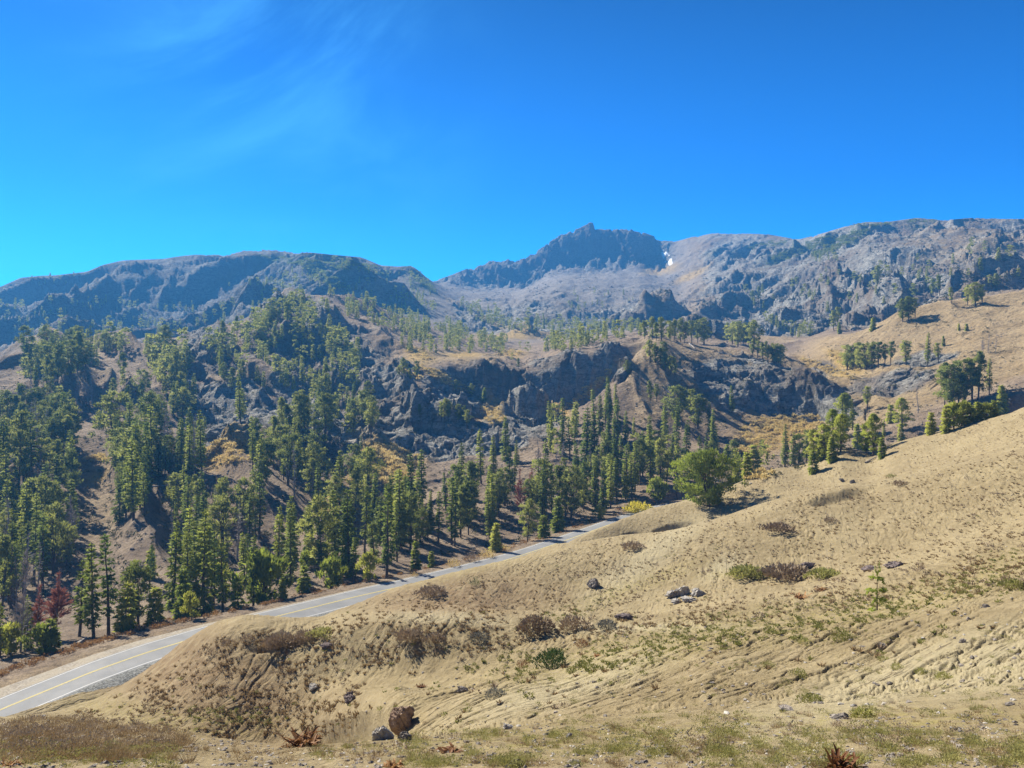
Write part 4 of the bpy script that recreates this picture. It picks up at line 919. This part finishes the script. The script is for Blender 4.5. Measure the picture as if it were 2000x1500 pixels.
def tuft(r, n, R, H, spread=.9, w=.035):
    """a tussock: n narrow blades leaving a small base"""
    a = r.uniform(0,6.28,n); b = r.uniform(0,1,n)**.6
    base = np.stack([np.cos(a)*R*.45*b, np.sin(a)*R*.45*b, np.full(n,-.02)],-1)
    d = np.stack([np.cos(a)*b*spread, np.sin(a)*b*spread, np.full(n,1.)],-1)+r.normal(0,.2,(n,3)); d /= np.linalg.norm(d,axis=1,keepdims=True)
    L = H*r.uniform(.6,1.15,(n,1)); S = np.cross(d, r.normal(0,1,(n,3))); S /= np.linalg.norm(S,axis=1,keepdims=True)
    W = w*r.uniform(.6,1.4,(n,1))
    return np.stack([base-S*W, base+S*W, base+d*L],1).reshape(-1,3)
def domeleaf(r, n, R, H, leaf=.1):
    """a low rounded shrub: leaves spread through a dome"""
    a = r.uniform(0,6.28,n); rr = r.random(n)**.5; z = np.sqrt(np.maximum(0,1-rr*rr))*r.uniform(.35,1.,n)
    lump = 1+.25*np.sin(a*3+r.uniform(0,6))+.15*np.sin(a*7+r.uniform(0,6))
    P = np.stack([np.cos(a)*rr*R*lump, np.sin(a)*rr*R*lump, z*H],-1); D = P/[R,R,H]+[0,0,.6]
    return sprays(P, D, leaf*1.6, leaf, r)
def scatter(name, mat, protos, spots, label, cat):
    Vs=[];n=0
    for p, s in spots:
        V = protos[rng.integers(len(protos))]; a = rng.uniform(0,6.28); c,sn = math.cos(a), math.sin(a)
        Vs.append((V*s)@np.array([[c,sn,0],[-sn,c,0],[0,0,1]])+p)
    V = np.concatenate(Vs); Fc = np.arange(len(V)).reshape(-1,3)
    return tag(link(name, np_mesh(name, V, Fc, smooth=False), mat), label, cat, None, 'stuff')
CREST = [(-300,1404),(0,1404),(190,1372),(300,1302),(425,1236),(480,1226),(560,1215),(625,1210),(700,1176),(800,1137),(1000,1103),(1095,1076),(1160,1040),(1270,998),(1422,957),(1510,921),(1643,879),(1734,872),(1825,850),(2000,800),(2300,690)]
def crest(x): return np.interp(x, [c[0] for c in CREST], [c[1] for c in CREST])
def spots(n, ymin, ymax, mask=None, size=(.2,.5), ymaxdist=240, x0=-60, x1=2060, pw=1., near=3.):
    out=[]; t=0
    while len(out)<n and t<n*30:
        t+=1; x=rng.uniform(x0,x1); y=rng.uniform(ymin,ymax)
        if y < crest(x)+(9 if x<1000 else 3): continue
        if mask is not None and rng.random() > mask(x,y): continue
        p=hit(x,y)
        if p is None or p[1]>ymaxdist or p[1]<near: continue
        out.append((p, rng.uniform(*size)))
    return out
def patch(x, y, s=60., k=0):
    return float(perlin(np.array([x/s+k*3.1]), np.array([y/(s*.5)+k*1.7]))[0])
rq = np.random.default_rng(5)
dryP = [tuft(rq,15,.5,.62,1.3,.10) for _ in range(6)]
olvP = [tuft(rq,16,.5,.6,1.2,.10) for _ in range(4)]+[domeleaf(rq,26,.5,.45,.2) for _ in range(4)]
brnP = [domeleaf(rq,22,.5,.42,.17) for _ in range(5)]+[tuft(rq,14,.4,.6,1.,.05) for _ in range(3)]
hump = lambda x,y: np.clip(.42+.9*patch(x,y,70,1),.04,1)
scatter('dry_grass', M_dry, dryP, spots(3900, 800, 1445, lambda x,y: hump(x,y)*(1. if y<1220-(x-1400)*.12 or x<700 else .05), (.2,.5), near=34), 'tan dry grass tussocks dotting the earth slope', 'grass')
scatter('brown_scrub', M_brown, brnP, spots(950, 800, 1440, lambda x,y: np.clip(.25+1.2*patch(x,y,55,3),0,1)*(1. if y<1220-(x-1400)*.12 or x<700 else .05), (.25,.65), near=34), 'low brown scrub scattered over the earth slope', 'scrub')
OL = [(1300,1255,330,34,-12),(1650,1195,240,34,-12),(860,1118,150,16,-12),(1150,1180,130,16,-20),(1900,1130,140,34,-20),(1000,1290,120,16,-10),(440,1400,120,20,0)]
def olm(x,y):
    m=.025
    for bx,by,rx,ry,an in OL:
        ca,sa=math.cos(math.radians(an)),math.sin(math.radians(an)); dx,dy=x-bx,y-by
        d=((dx*ca+dy*sa)/rx)**2+((-dx*sa+dy*ca)/ry)**2
        m=max(m,1-.7*d)
    return m*(.6+patch(x,y,40,5))
scatter('olive_scrub', M_olive, olvP, spots(1500, 1000, 1440, olm, (.14,.42), near=34), 'sparse yellow-green plants in the hollows of the earth slope', 'scrub')
nearv = [tuft(rq,34,.5,.55,1.3,.028) for _ in range(5)]+[domeleaf(rq,60,.55,.38,.12) for _ in range(4)]
fineG = [domeleaf(rq,130,.6,.32,.055) for _ in range(4)]+[tuft(rq,70,.6,.42,1.3,.012) for _ in range(2)]
scatter('brown_sprigs', M_brown, fineG, spots(200,1400,1470,lambda x,y: 1. if x<330 else .03,(.12,.34),ymaxdist=40)+spots(160,1280,1440,lambda x,y:.5+patch(x,y,60,21),(.08,.26),ymaxdist=40), 'thin brown sprigs on the near bank', 'scrub')
scatter('yellow_green_ground_cover', plain('straw_green_leaves', (.24,.225,.07), (.50,.46,.18), 1.2, .8, .35), fineG, spots(900,1428,1500,lambda x,y: np.clip((x-560)/300,0,1)*np.clip(.25+1.3*patch(x,y,60,11),.03,1),(.08,.24))+spots(110,1450,1500,lambda x,y: 1. if x<340 else 0,(.10,.24))+spots(300,1230,1430,lambda x,y: (x>900)*(.35+patch(x,y,70,23)),(.12,.34),ymaxdist=48), 'yellow-green low plants on the bank at the bottom', 'ground cover')
fineP = [tuft(rq,60,.6,.5,1.2,.012) for _ in range(5)]+[domeleaf(rq,110,.55,.3,.05) for _ in range(3)]
scatter('dry_stalks', M_dry, fineP, spots(420,1402,1490,lambda x,y: 1. if x<380 else .03,(.10,.30),ymaxdist=40)+spots(420,1380,1500,lambda x,y:.5+patch(x,y,80,7),(.05,.22),ymaxdist=40), 'dry straw stalks on the bank at the bottom', 'grass')
# stones
def stone(r, sub=2, rough=.28, flat=.7):
    import bmesh
    bm = bmesh.new(); bmesh.ops.create_icosphere(bm, subdivisions=sub, radius=1.)
    pl = r.normal(0,1,(14,3)); pl /= np.linalg.norm(pl,axis=1,keepdims=True); dd = r.uniform(.5,.85,14)
    V = np.array([v.co[:] for v in bm.verts])
    for n_, d_ in zip(pl,dd):
        k = V@n_-d_; V = V-np.maximum(k,0)[:,None]*n_
    V = V*[1.15,.9,flat]+r.normal(0,.02,V.shape)*rough*2
    V += (.12*rough*perlin(V[:,0]*3+V[:,2]*2, V[:,1]*3+V[:,2]))[:,None]*V
    Fc = np.array([[v.index for v in f.verts] for f in bm.faces]); bm.free(); return V, Fc
stP = [stone(rq,1) for _ in range(8)]
def stones(name, mat, sp, label):
    Vs=[];Fs=[];n=0
    for p,s in sp:
        V,Fc = stP[rng.integers(8)]; a=rng.uniform(0,6.28); c,sn=math.cos(a),math.sin(a)
        Vs.append((V*s)@np.array([[c,sn,0],[-sn,c,0],[0,0,1]])+p); Fs.append(Fc+n); n+=len(V)
    tag(link(name, np_mesh(name, np.concatenate(Vs), np.concatenate(Fs), smooth=False), mat), label, 'stones', None, 'stuff')
stones('loose_stones', M_stone, spots(1500,1400,1500,lambda x,y:.5+.9*patch(x,y,70,13),(.012,.05))+spots(480,860,1400,lambda x,y: .3+patch(x,y,60,15),(.04,.15)), 'small dark stones strewn over the earth slope')
stones('pale_pebbles', M_pstone, spots(700,1420,1500,None,(.008,.03))+spots(350,900,1420,None,(.03,.10)), 'small pale pebbles strewn over the earth slope')
# golden scrub of the meadows beyond the road
GOLD = [(1500,850,75,34,-20,150),(1560,832,50,18,-10,60),(765,890,60,20,15,140),(740,930,70,22,0,110),(450,868,36,8,0,45),(440,890,60,18,0,60),(870,742,62,8,28,70),(962,808,18,26,-50,45),(1140,770,70,7,-38,60),(1090,808,25,8,0,26),(1000,690,30,6,0,22),(820,690,30,8,20,24),(1650,705,36,10,30,30),(1620,722,60,6,20,34),(190,898,22,8,0,24),(960,628,40,4,20,24),(660,990,50,16,0,30),(800,730,26,6,30,16),(1180,735,20,6,-40,12),(1470,925,40,14,0,30)]
gs=[]
for bx,by,rx,ry,an,n in GOLD:
    ca,sa=math.cos(math.radians(an)),math.sin(math.radians(an))
    for _ in range(n):
        r_=rng.random()**.5; t_=rng.uniform(0,6.28); a,b=r_*rx*math.cos(t_),r_*ry*math.sin(t_)
        p=hit(bx+a*ca-b*sa, by+a*sa+b*ca, 165)
        if p is not None and p[1]<1300: gs.append((p, rng.uniform(1.2,3.)*(1. if p[1]<600 else 1.6)))
scatter('golden_willow_scrub', M_gold, [domeleaf(rq,60,.6,.5,.2) for _ in range(6)], gs, 'golden autumn willow scrub filling the meadow and ledges', 'scrub')
vs=[]
for _ in range(420):
    x=rng.uniform(-40,1290); y0=float(np.interp(x,px,LP[IDX['verge']])); p=hit(x,y0-rng.uniform(-2,9),ysh(x)-.5)
    if p is not None and p[1]<ysh(x)+14: vs.append((p,rng.uniform(.4,1.3)))
scatter('verge_scrub', plain('russet_leaves',(.22,.11,.05),(.42,.27,.11),.6,.8,.3), [domeleaf(rq,50,.55,.5,.17) for _ in range(5)], vs, 'russet and straw scrub along the far edge of the road', 'scrub')
# small growth and blocks over the slopes beyond the road
def far_spots(n, poly, ymin, size, k):
    out=[]; t=0; xs_=[p[0] for p in poly]; ys_=[p[1] for p in poly]
    while len(out)<n and t<n*25:
        t+=1; x=rng.uniform(min(xs_),max(xs_)); y=rng.uniform(min(ys_),max(ys_))
        if not inpoly(x,y,poly) or rng.random()>.25+1.3*patch(x,y,50,k): continue
        p=hit(x,y,ymin)
        if p is not None: out.append((p, rng.uniform(*size)))
    return out
MIDP=[(-20,700),(500,620),(850,700),(1300,660),(1500,700),(2000,570),(2000,780),(1500,940),(1000,1060),(500,1150),(-20,1250)]
FARP=[(-20,570),(250,520),(520,495),(700,515),(850,560),(1050,520),(1300,490),(1600,470),(2000,440),(2000,570),(1600,650),(1200,640),(800,620),(500,600),(200,640),(-20,680)]
scatter('low_scrub', M_scrubfar, [domeleaf(rq,22,.5,.5,.22) for _ in range(6)], far_spots(4200,MIDP,175,(.5,1.7),2)+far_spots(1500,FARP,620,(1.6,4.5),4), 'low dark scrub speckling the valley and mountain slopes', 'scrub')
stones('scattered_blocks', M_stone, far_spots(1500,MIDP,175,(.25,.9),6)+far_spots(600,FARP,620,(.8,2.4),8), 'grey fallen blocks speckling the valley and mountain slopes')
# dwarf pines high on the slopes
gr=[]
for bx,by,rx,ry,an,n in [(1560,490,70,9,-22,130),(1640,475,60,9,-25,110),(1500,478,40,5,-10,30),(1700,440,40,3,0,16),(1800,433,30,3,0,10),(600,515,90,8,8,60),(700,520,60,8,15,50),(820,545,40,8,40,40),(640,545,60,8,30,40)]:
    ca,sa=math.cos(math.radians(an)),math.sin(math.radians(an))
    for _ in range(n):
        r_=rng.random()**.5; t_=rng.uniform(0,6.28); a,b=r_*rx*math.cos(t_),r_*ry*math.sin(t_)
        p=hit(bx+a*ca-b*sa, by+a*sa+b*ca, 700)
        if p is not None: gr.append((p, rng.uniform(5,10)))
scatter('dwarf_pine_scrub', M_pine, [domeleaf(rq,70,.6,.35,.13) for _ in range(5)], gr, 'dark green dwarf pine mats high on the mountainsides', 'scrub')

# ------------------------------------------------------------------ single plants and rocks
def single(name, V, Fc, mat, label, cat, p, group=None, smooth=False, rz=0.):
    o = link(name, np_mesh(name, V, Fc, smooth=smooth), mat); o.location = p; o.rotation_euler = (0,0,rz)
    return tag(o, label, cat, group)
def shrub(px_, py_, wpx, kind, label, hr=.7, ymin=0.):
    p = hit(px_, py_, ymin)
    if p is None: print('no ground', label); return
    R = wpx/F*p[1]*.5; H = R*2*hr
    r = np.random.default_rng(int(px_*7+py_))
    hr *= .8; H *= .8; n = int(np.clip(wpx*9, 160, 1800)); lf = max(.03, R*.11)
    V = domeleaf(r, n, R, H, lf)
    st = tuft(r, max(60,n//5), R*1.5, H*1.15, 1.2, R*.018)
    V = np.concatenate([V, st]) 
    nm, mat, cat = {'olive':('shrub',M_olive,'shrub'),'brown':('shrub',M_brown,'shrub'),'grey':('shrub',M_greysh,'shrub'),'gold':('shrub',M_gold,'shrub'),'yellow':('shrub',M_yellow,'shrub'),'rust':('shrub',M_rust,'shrub'),'dark':('shrub',M_juni,'shrub')}[kind]
    single(nm, V, np.arange(len(V)).reshape(-1,3), mat, label, cat, p-np.array([0,0,.03]), 'single shrubs of the earth slope' if ymin < 100 else 'single shrubs along the road')
def leafplant(px_, py_, wpx, label, n=46, hr=.55):
    """withered broad-leaved plant: each leaf a bent blade"""
    p = hit(px_, py_); R = wpx/F*p[1]*.5; r = np.random.default_rng(int(px_+py_)); Vs=[]; Fs=[]; k=0
    for i in range(n*2):
        a=r.uniform(0,6.28); L=R*r.uniform(.5,1.3); up=r.uniform(.25,1.1)*hr*1.7; w=R*r.uniform(.05,.11); curl=r.uniform(.2,1.2)
        d=np.array([math.cos(a),math.sin(a),0]); s=np.array([-math.sin(a),math.cos(a),0])*1.; tw=r.uniform(-.7,.7); s=s*math.cos(tw)+np.array([0,0,1])*math.sin(tw)
        m=6; t=np.linspace(0,1,m); b0=np.array([r.normal(0,R*.28),r.normal(0,R*.28),-.01])
        c=b0+d*(t*L*.8)[:,None]+np.array([0,0,1])*((t*up-curl*t**2.4*.8)*L)[:,None]
        ww=w*np.sin(np.clip(t*.93+.07,0,1)*math.pi)**.7
        V=np.concatenate([c-s*ww[:,None],c+np.array([0,0,-.25*w])*np.ones((m,1)),c+s*ww[:,None]])
        for j in range(m-1):
            Fs += [(k+j,k+j+1,k+m+j+1),(k+j,k+m+j+1,k+m+j),(k+m+j,k+m+j+1,k+2*m+j+1),(k+m+j,k+2*m+j+1,k+2*m+j)]
        Vs.append(V); k+=3*m
    single('withered_plant', np.concatenate(Vs), np.array(Fs), M_rust, label, 'plant', p, 'withered rust-coloured plants')
leafplant(590,1456,76,'large withered rust-brown leafy plant on the bank above the ravine',70)
leafplant(1640,1500,70,'withered dark rust plant at the bottom edge, upright curled leaves',40,.9)
leafplant(765,1500,50,'withered orange-rust plant at the bottom edge below the boulder',44,.5)
leafplant(880,1470,50,'flat withered rust plant on the bank right of the boulder',40,.35)
leafplant(1565,1170,36,'small rust plant in the hollow right of the pale rock outcrop',40)
leafplant(1605,1154,26,'smallest rust plant in the hollow, uphill of its neighbour',34)
leafplant(822,1342,22,'small rust plant on the eroded slope above the boulder',34)
leafplant(1166,1282,20,'small rust plant beside the dark green shrub',30)
leafplant(20,1496,40,'withered rust plant in the bottom corner of the bank',40)
shrub(1078,1302,62,'dark','dark green juniper-like shrub on the pale spur',.72)
shrub(1020,1302,24,'rust','dark rust shrub just left of the dark green shrub',.8)
shrub(1137,1262,28,'rust','dark red-brown shrub uphill of the dark green shrub',.7)
shrub(967,1362,42,'grey','dark grey low shrub on the spur face above the boulder',.55)
shrub(1645,1252,42,'olive','pale green loose shrub on the streaked slope',.8)
shrub(1560,1320,34,'olive','olive shrub on the streaked slope below the pale green one',.6)
shrub(1585,1372,46,'olive','wide olive shrub low on the streaked slope',.5)
shrub(1500,1302,26,'olive','small olive shrub left on the streaked slope',.6)
shrub(1570,1255,26,'olive','small olive shrub left of the pale green one',.6)
shrub(1800,1315,26,'olive','small olive shrub right on the streaked slope',.6)
shrub(1843,1328,36,'olive','olive shrub furthest right on the streaked slope',.6)
shrub(1752,1305,24,'olive','small round olive shrub in the middle of the streaked slope',.6)
shrub(1725,1290,22,'olive','tiny olive shrub above the middle of the streaked slope',.6)
shrub(1685,1400,46,'olive','wide olive shrub at the foot of the streaked slope',.5)
shrub(1540,1128,90,'brown','wide reddish-brown brush in the hollow between two olive mats',.32)
shrub(1462,1124,80,'olive','olive mat left of the reddish-brown brush',.25)
shrub(1612,1126,70,'olive','olive mat right of the reddish-brown brush',.22)
shrub(1045,1232,72,'brown','dusky brush on the middle spur, left of a row of three',.5)
shrub(1120,1228,60,'brown','dusky brush in the middle of a row of three on the spur',.5)
shrub(1185,1226,44,'grey','greyish brush, right end of a row of three on the spur',.45)
shrub(445,1262,26,'brown','round brown shrub on the first hump beside the road',.75)
shrub(415,1276,20,'brown','smaller brown shrub at the shoulder of the first hump',.75)
shrub(482,1252,28,'brown','brown shrub near the top of the first hump',.6)
shrub(550,1258,70,'brown','dark brush along the ledge of the first hump',.35)
shrub(600,1248,56,'brown','dark brush at the right end of the hump ledge',.35)
shrub(630,1240,50,'olive','olive brush at the saddle right of the first hump',.35)
shrub(800,1248,60,'brown','brown brush below the crest of the pale spur',.4)
shrub(850,1252,46,'brown','smaller brown brush on the pale spur, downhill of its neighbour',.45)
shrub(935,1250,40,'grey','grey-brown brush alone on the pale spur',.5)
shrub(845,1162,56,'brown','dark brush clump on the second hump',.4)
shrub(928,1142,18,'dark','bright little green conifer sprig on the second hump',1.3)
shrub(985,1150,16,'brown','small brown bush on the second hump right of the green sprig',1.)
shrub(1235,1072,44,'brown','brown brush behind the crest of the second hump',.4)
shrub(1520,1036,60,'brown','broad brown brush below the mound on the hillside',.3)
shrub(1622,1020,28,'brown','small dark bush below the mound on the hillside',.5)
shrub(1758,948,30,'brown','small brown bush right of the mound on the hillside',.45)
shrub(1740,932,20,'olive','tiny yellowish bush above the mound on the hillside',.4)
shrub(1980,1150,50,'olive','olive bush at the edge of the near slope',.5)
shrub(1243,1000,52,'yellow','bright yellow shrub at the far end of the road',.5,232)
shrub(809,1126,16,'gold','small golden shrub on the road verge',.8,160)
shrub(985,1075,22,'gold','golden shrub at the road verge beside a cone-shaped tree',.7,190)
shrub(952,1088,30,'gold','orange shrub at the road verge left of a cone-shaped tree',.7,185)
shrub(920,1096,28,'brown','brown-orange shrub in the shade beside the road',.8,182)
shrub(885,1106,26,'gold','orange-brown shrub at the shaded end beside the road',.8,176)
# a lone sapling on the near slope
p = hit(1713,1192); T_,C_,h0 = KIND['sapling'][0]
e = bpy.data.objects.new('pine_sapling', None); col.objects.link(e); e.location = p; s = (82/F*p[1])/h0; e.scale = (s,s,s)
tag(e, 'lone slender pine sapling on the open earth slope', 'tree')
for nm, me in (('trunk',T_),('crown',C_)):
    o = bpy.data.objects.new(nm, me); col.objects.link(o); o.parent = e
# rocks
def rock_at(px_, py_, wpx, hpx, mat, label, seed, name='boulder', sub=5, sink=.25, depth=1.):
    p = hit(px_, py_); r = np.random.default_rng(seed); V, Fc = stone(r, sub, .3, 1.)
    W = wpx/F*p[1]*.5; H = hpx/F*p[1]*.5
    V = V*(1+.20*ridged(V[:,0]*1.+V[:,2]*.7+seed, V[:,1]+V[:,2]*.4, .7, 5, .6)+.22*facets(V[:,0]*1.+V[:,2]*.6+seed, V[:,1]+V[:,2]*.5, .5, 2))[:,None]
    V = V*[W/1.1, W*depth, H/.95]; V[:,2] += H*(1-2*sink)
    single(name, V, Fc, mat, label, 'rock', p, 'rocks of the earth slope', False)
rock_at(784,1428,58,72,M_redrock,'tall reddish-brown boulder jutting from the earth bank',3,depth=.9,sink=.2)
rock_at(746,1446,40,46,M_pstone,'broken paler boulder leaning against the tall dark one',4,sink=.3)
rock_at(790,1448,26,22,M_stone,'small stone lodged below the tall dark boulder',5)
for i,(a,b,w_,h_,tx) in enumerate([(1310,1165,27,16,'left block'),(1335,1160,32,22,'highest block'),(1362,1163,27,18,'right block'),(1345,1174,32,13,'front block'),(1322,1178,24,12,'lowest small block')]):
    rock_at(a,b,w_,h_,M_pstone,f'{tx} of the pale rock outcrop on the hillside',20+i)
rock_at(1215,1208,36,14,M_purp,'flat purplish rock on the middle spur',31)
rock_at(1160,1145,24,18,M_stone,'dark rock on the hillside left of the pale outcrop',32)
rock_at(1580,1108,26,14,M_purp,'low purplish rock behind the reddish-brown brush',33)
rock_at(1745,1108,46,16,M_purp,'long broken purplish ledge on the upper hillside',34)
rock_at(1700,1114,36,14,M_purp,'small purplish ledge left of the long one',35)
rock_at(682,1372,26,24,M_purp,'dark jagged rock in the face of the first hump',36)
rock_at(612,1346,20,16,M_pstone,'pale jagged rock in the face of the first hump',37)
rock_at(905,1352,26,16,M_stone,'grey rock on the spur crest above the boulder',38)
rock_at(640,1262,24,10,M_purp,'flat dark rock at the saddle right of the first hump',39)
rock_at(1535,1388,36,12,M_stone,'flat grey slab on the lower streaked slope',40)
rock_at(1640,1404,40,14,M_stone,'long dark slab near the foot of the streaked slope',41)
rock_at(1112,1442,14,14,M_pstone,'small white block on the bank',42)
rock_at(1880,1255,14,10,M_stone,'small black stone high on the streaked slope',43)
rock_at(1925,1186,14,8,M_stone,'small black stone near the top of the streaked slope',44)
rock_at(1725,1264,16,10,M_stone,'small dark stone near the middle of the streaked slope',45)
rock_at(1008,1496,30,16,M_stone,'dark stone at the bottom edge of the bank',46)
rock_at(1120,1492,26,14,M_stone,'second dark stone at the bottom edge, right of the first',47)
rock_at(1645,940,12,8,M_stone,'small dark rock beside the mound on the hillside',48)
rock_at(1665,943,14,9,M_stone,'larger of two dark rocks behind the mound',49)
rock_at(990,1424,22,14,M_pstone,'pale rock at the edge of the bank',50)
# fallen trunks
def log(x0,y0,x1,y1,rr,label,ymin):
    a=hit(x0,y0,ymin); b=hit(x1,y1,ymin)
    if a is None or b is None: return
    n=8; t=np.linspace(0,1,n); L=a+(b-a)*t[:,None]
    L[:,2]=np.array([max(ground(q_[0],q_[1]),l) for q_,l in zip(L,L[:,2])])+rr*.7
    S=Soup(); S.tube(L, np.linspace(rr,rr*.45,n), 8)
    o=S.mesh('fallen_log'); tag(link('fallen_log',o,M_deadwood),label,'log','fallen logs')
log(40,775,80,762,.4,'bleached fallen log below the left grove',330)
log(215,962,240,948,.35,'dark fallen log lying across the bare gully',160)
log(290,952,338,948,.3,'pale fallen log among the strip of forest trunks',170)
log(1346,672,1358,682,.5,'white fallen log on the knoll top right of the grove',420)
log(1300,762,1318,778,.35,'bleached log on the bare knoll slope',360)
log(1690,905,1712,893,.25,'thin dead branch lying behind the hillside crest',180)
log(150,1262,168,1248,.35,'pale fallen log beside the roadside firs',110)
log(640,995,632,980,.3,'white stump-like log below the wooded clump',200)
# ------------------------------------------------------------------ camera, sun, sky, air
cam = bpy.data.cameras.new('camera'); cam.sensor_width = 36; cam.lens = 36*F/2000; cam.clip_end = 20000; cam.clip_start = .05
co = bpy.data.objects.new('camera', cam); col.objects.link(co); co.rotation_euler = (math.radians(90), 0, 0)
scene.camera = co
sun = bpy.data.lights.new('sun', 'SUN'); sun.energy = SUN_E; sun.angle = math.radians(.5); sun.color = (1, .93, .78)
so = bpy.data.objects.new('sun', sun); col.objects.link(so)
from mathutils import Vector
sd = Vector((math.sin(SUN_AZ)*math.cos(SUN_EL), math.cos(SUN_AZ)*math.cos(SUN_EL), math.sin(SUN_EL)))
so.rotation_euler = (-sd).to_track_quat('-Z', 'Y').to_euler()
so.location = (0, 0, 50)
w = bpy.data.worlds.new('World'); scene.world = w; w.use_nodes = True
nt = w.node_tree; q = N(nt); bg = nt.nodes['Background']
sky = nt.nodes.new('ShaderNodeTexSky'); sky.sky_type = 'NISHITA'; sky.sun_disc = False
sky.sun_elevation = SUN_EL; sky.sun_rotation = SUN_AZ; sky.altitude = 2900; sky.air_density = 1.; sky.dust_density = .25; sky.ozone_density = 2.
c = q.mix(1., sky.outputs['Color'], SKY_TINT, 'MULTIPLY')
# high-country sky deepens overhead; unseen zenith darkened further to cut ambient light
tz = nt.nodes.new('ShaderNodeTexCoord').outputs['Generated']
sp = nt.nodes.new('ShaderNodeSeparateXYZ'); nt.links.new(tz, sp.inputs[0])
c = q.mix(q.ramp(sp.outputs['Z'], .16, .68), c, q.mix(1., c, (.14,.14,.18), 'MULTIPLY'))
c = q.mix(q.ramp(sp.outputs['Z'], .25, .06), c, q.mix(1., c, (1.5, 1.5, 1.15), 'MULTIPLY'))
# thin high cirrus
tc = nt.nodes.new('ShaderNodeTexCoord').outputs['Generated']
mp = q.mapped(tc, (1.2, 1., 3.2), (0, .5, .3))
ci = q.noise(mp, 2.1, 7, .62, .8)
dv = nt.nodes.new('ShaderNodeVectorMath'); dv.operation = 'DISTANCE'; nt.links.new(tc, dv.inputs[0]); dv.inputs[1].default_value = (-.27, .90, .34)
cm = q.math('MULTIPLY', q.ramp(ci, .40, .75), q.ramp(dv.outputs['Value'], .30, .03))
c = q.mix(q.math('MULTIPLY', cm, CIRRUS), c, (1.0, 4.6, 9.))
nt.links.new(c, bg.inputs['Color']); bg.inputs['Strength'].default_value = SKY_S
# the air: one even volume round everything
def box(name, lo, hi):
    x0,y0,z0 = lo; x1,y1,z1 = hi
    V = np.array([(x,y,z) for z in (z0,z1) for y in (y0,y1) for x in (x0,x1)])
    Fc = np.array([(0,2,3,1),(4,5,7,6),(0,1,5,4),(2,6,7,3),(0,4,6,2),(1,3,7,5)])
    return np_mesh(name, V, Fc, smooth=False)
zmin = min(Zf.min(), -60)-1.5; zmax = Zf.max()+14
xm = np.abs(GX).max()+20
hm = bpy.data.materials.new('air'); hm.use_nodes = True
ht = hm.node_tree; ht.nodes.remove(ht.nodes['Principled BSDF'])
pv = ht.nodes.new('ShaderNodeVolumePrincipled'); ht.links.new(pv.outputs[0], ht.nodes['Material Output'].inputs['Volume'])
pv.inputs['Color'].default_value = (*HAZE_C, 1); pv.inputs['Density'].default_value = HAZE_D; pv.inputs['Anisotropy'].default_value = .25
if HAZE_D > 0:
    hz = link('haze', box('haze', (-xm, -320, zmin), (xm, GY.max()+30, zmax)), hm); hz['kind'] = 'stuff'; hz['label'] = 'thin blue haze filling the valley air'
scene.view_settings.view_transform = 'Standard'; scene.view_settings.look = 'None'
scene.view_settings.exposure = EXPO; scene.view_settings.gamma = 1
scene.render.engine = 'CYCLES'
cy = scene.cycles
cy.max_bounces = 4; cy.diffuse_bounces = 2; cy.glossy_bounces = 1; cy.transmission_bounces = 1; cy.transparent_max_bounces = 4; cy.volume_bounces = 0
cy.use_denoising = True
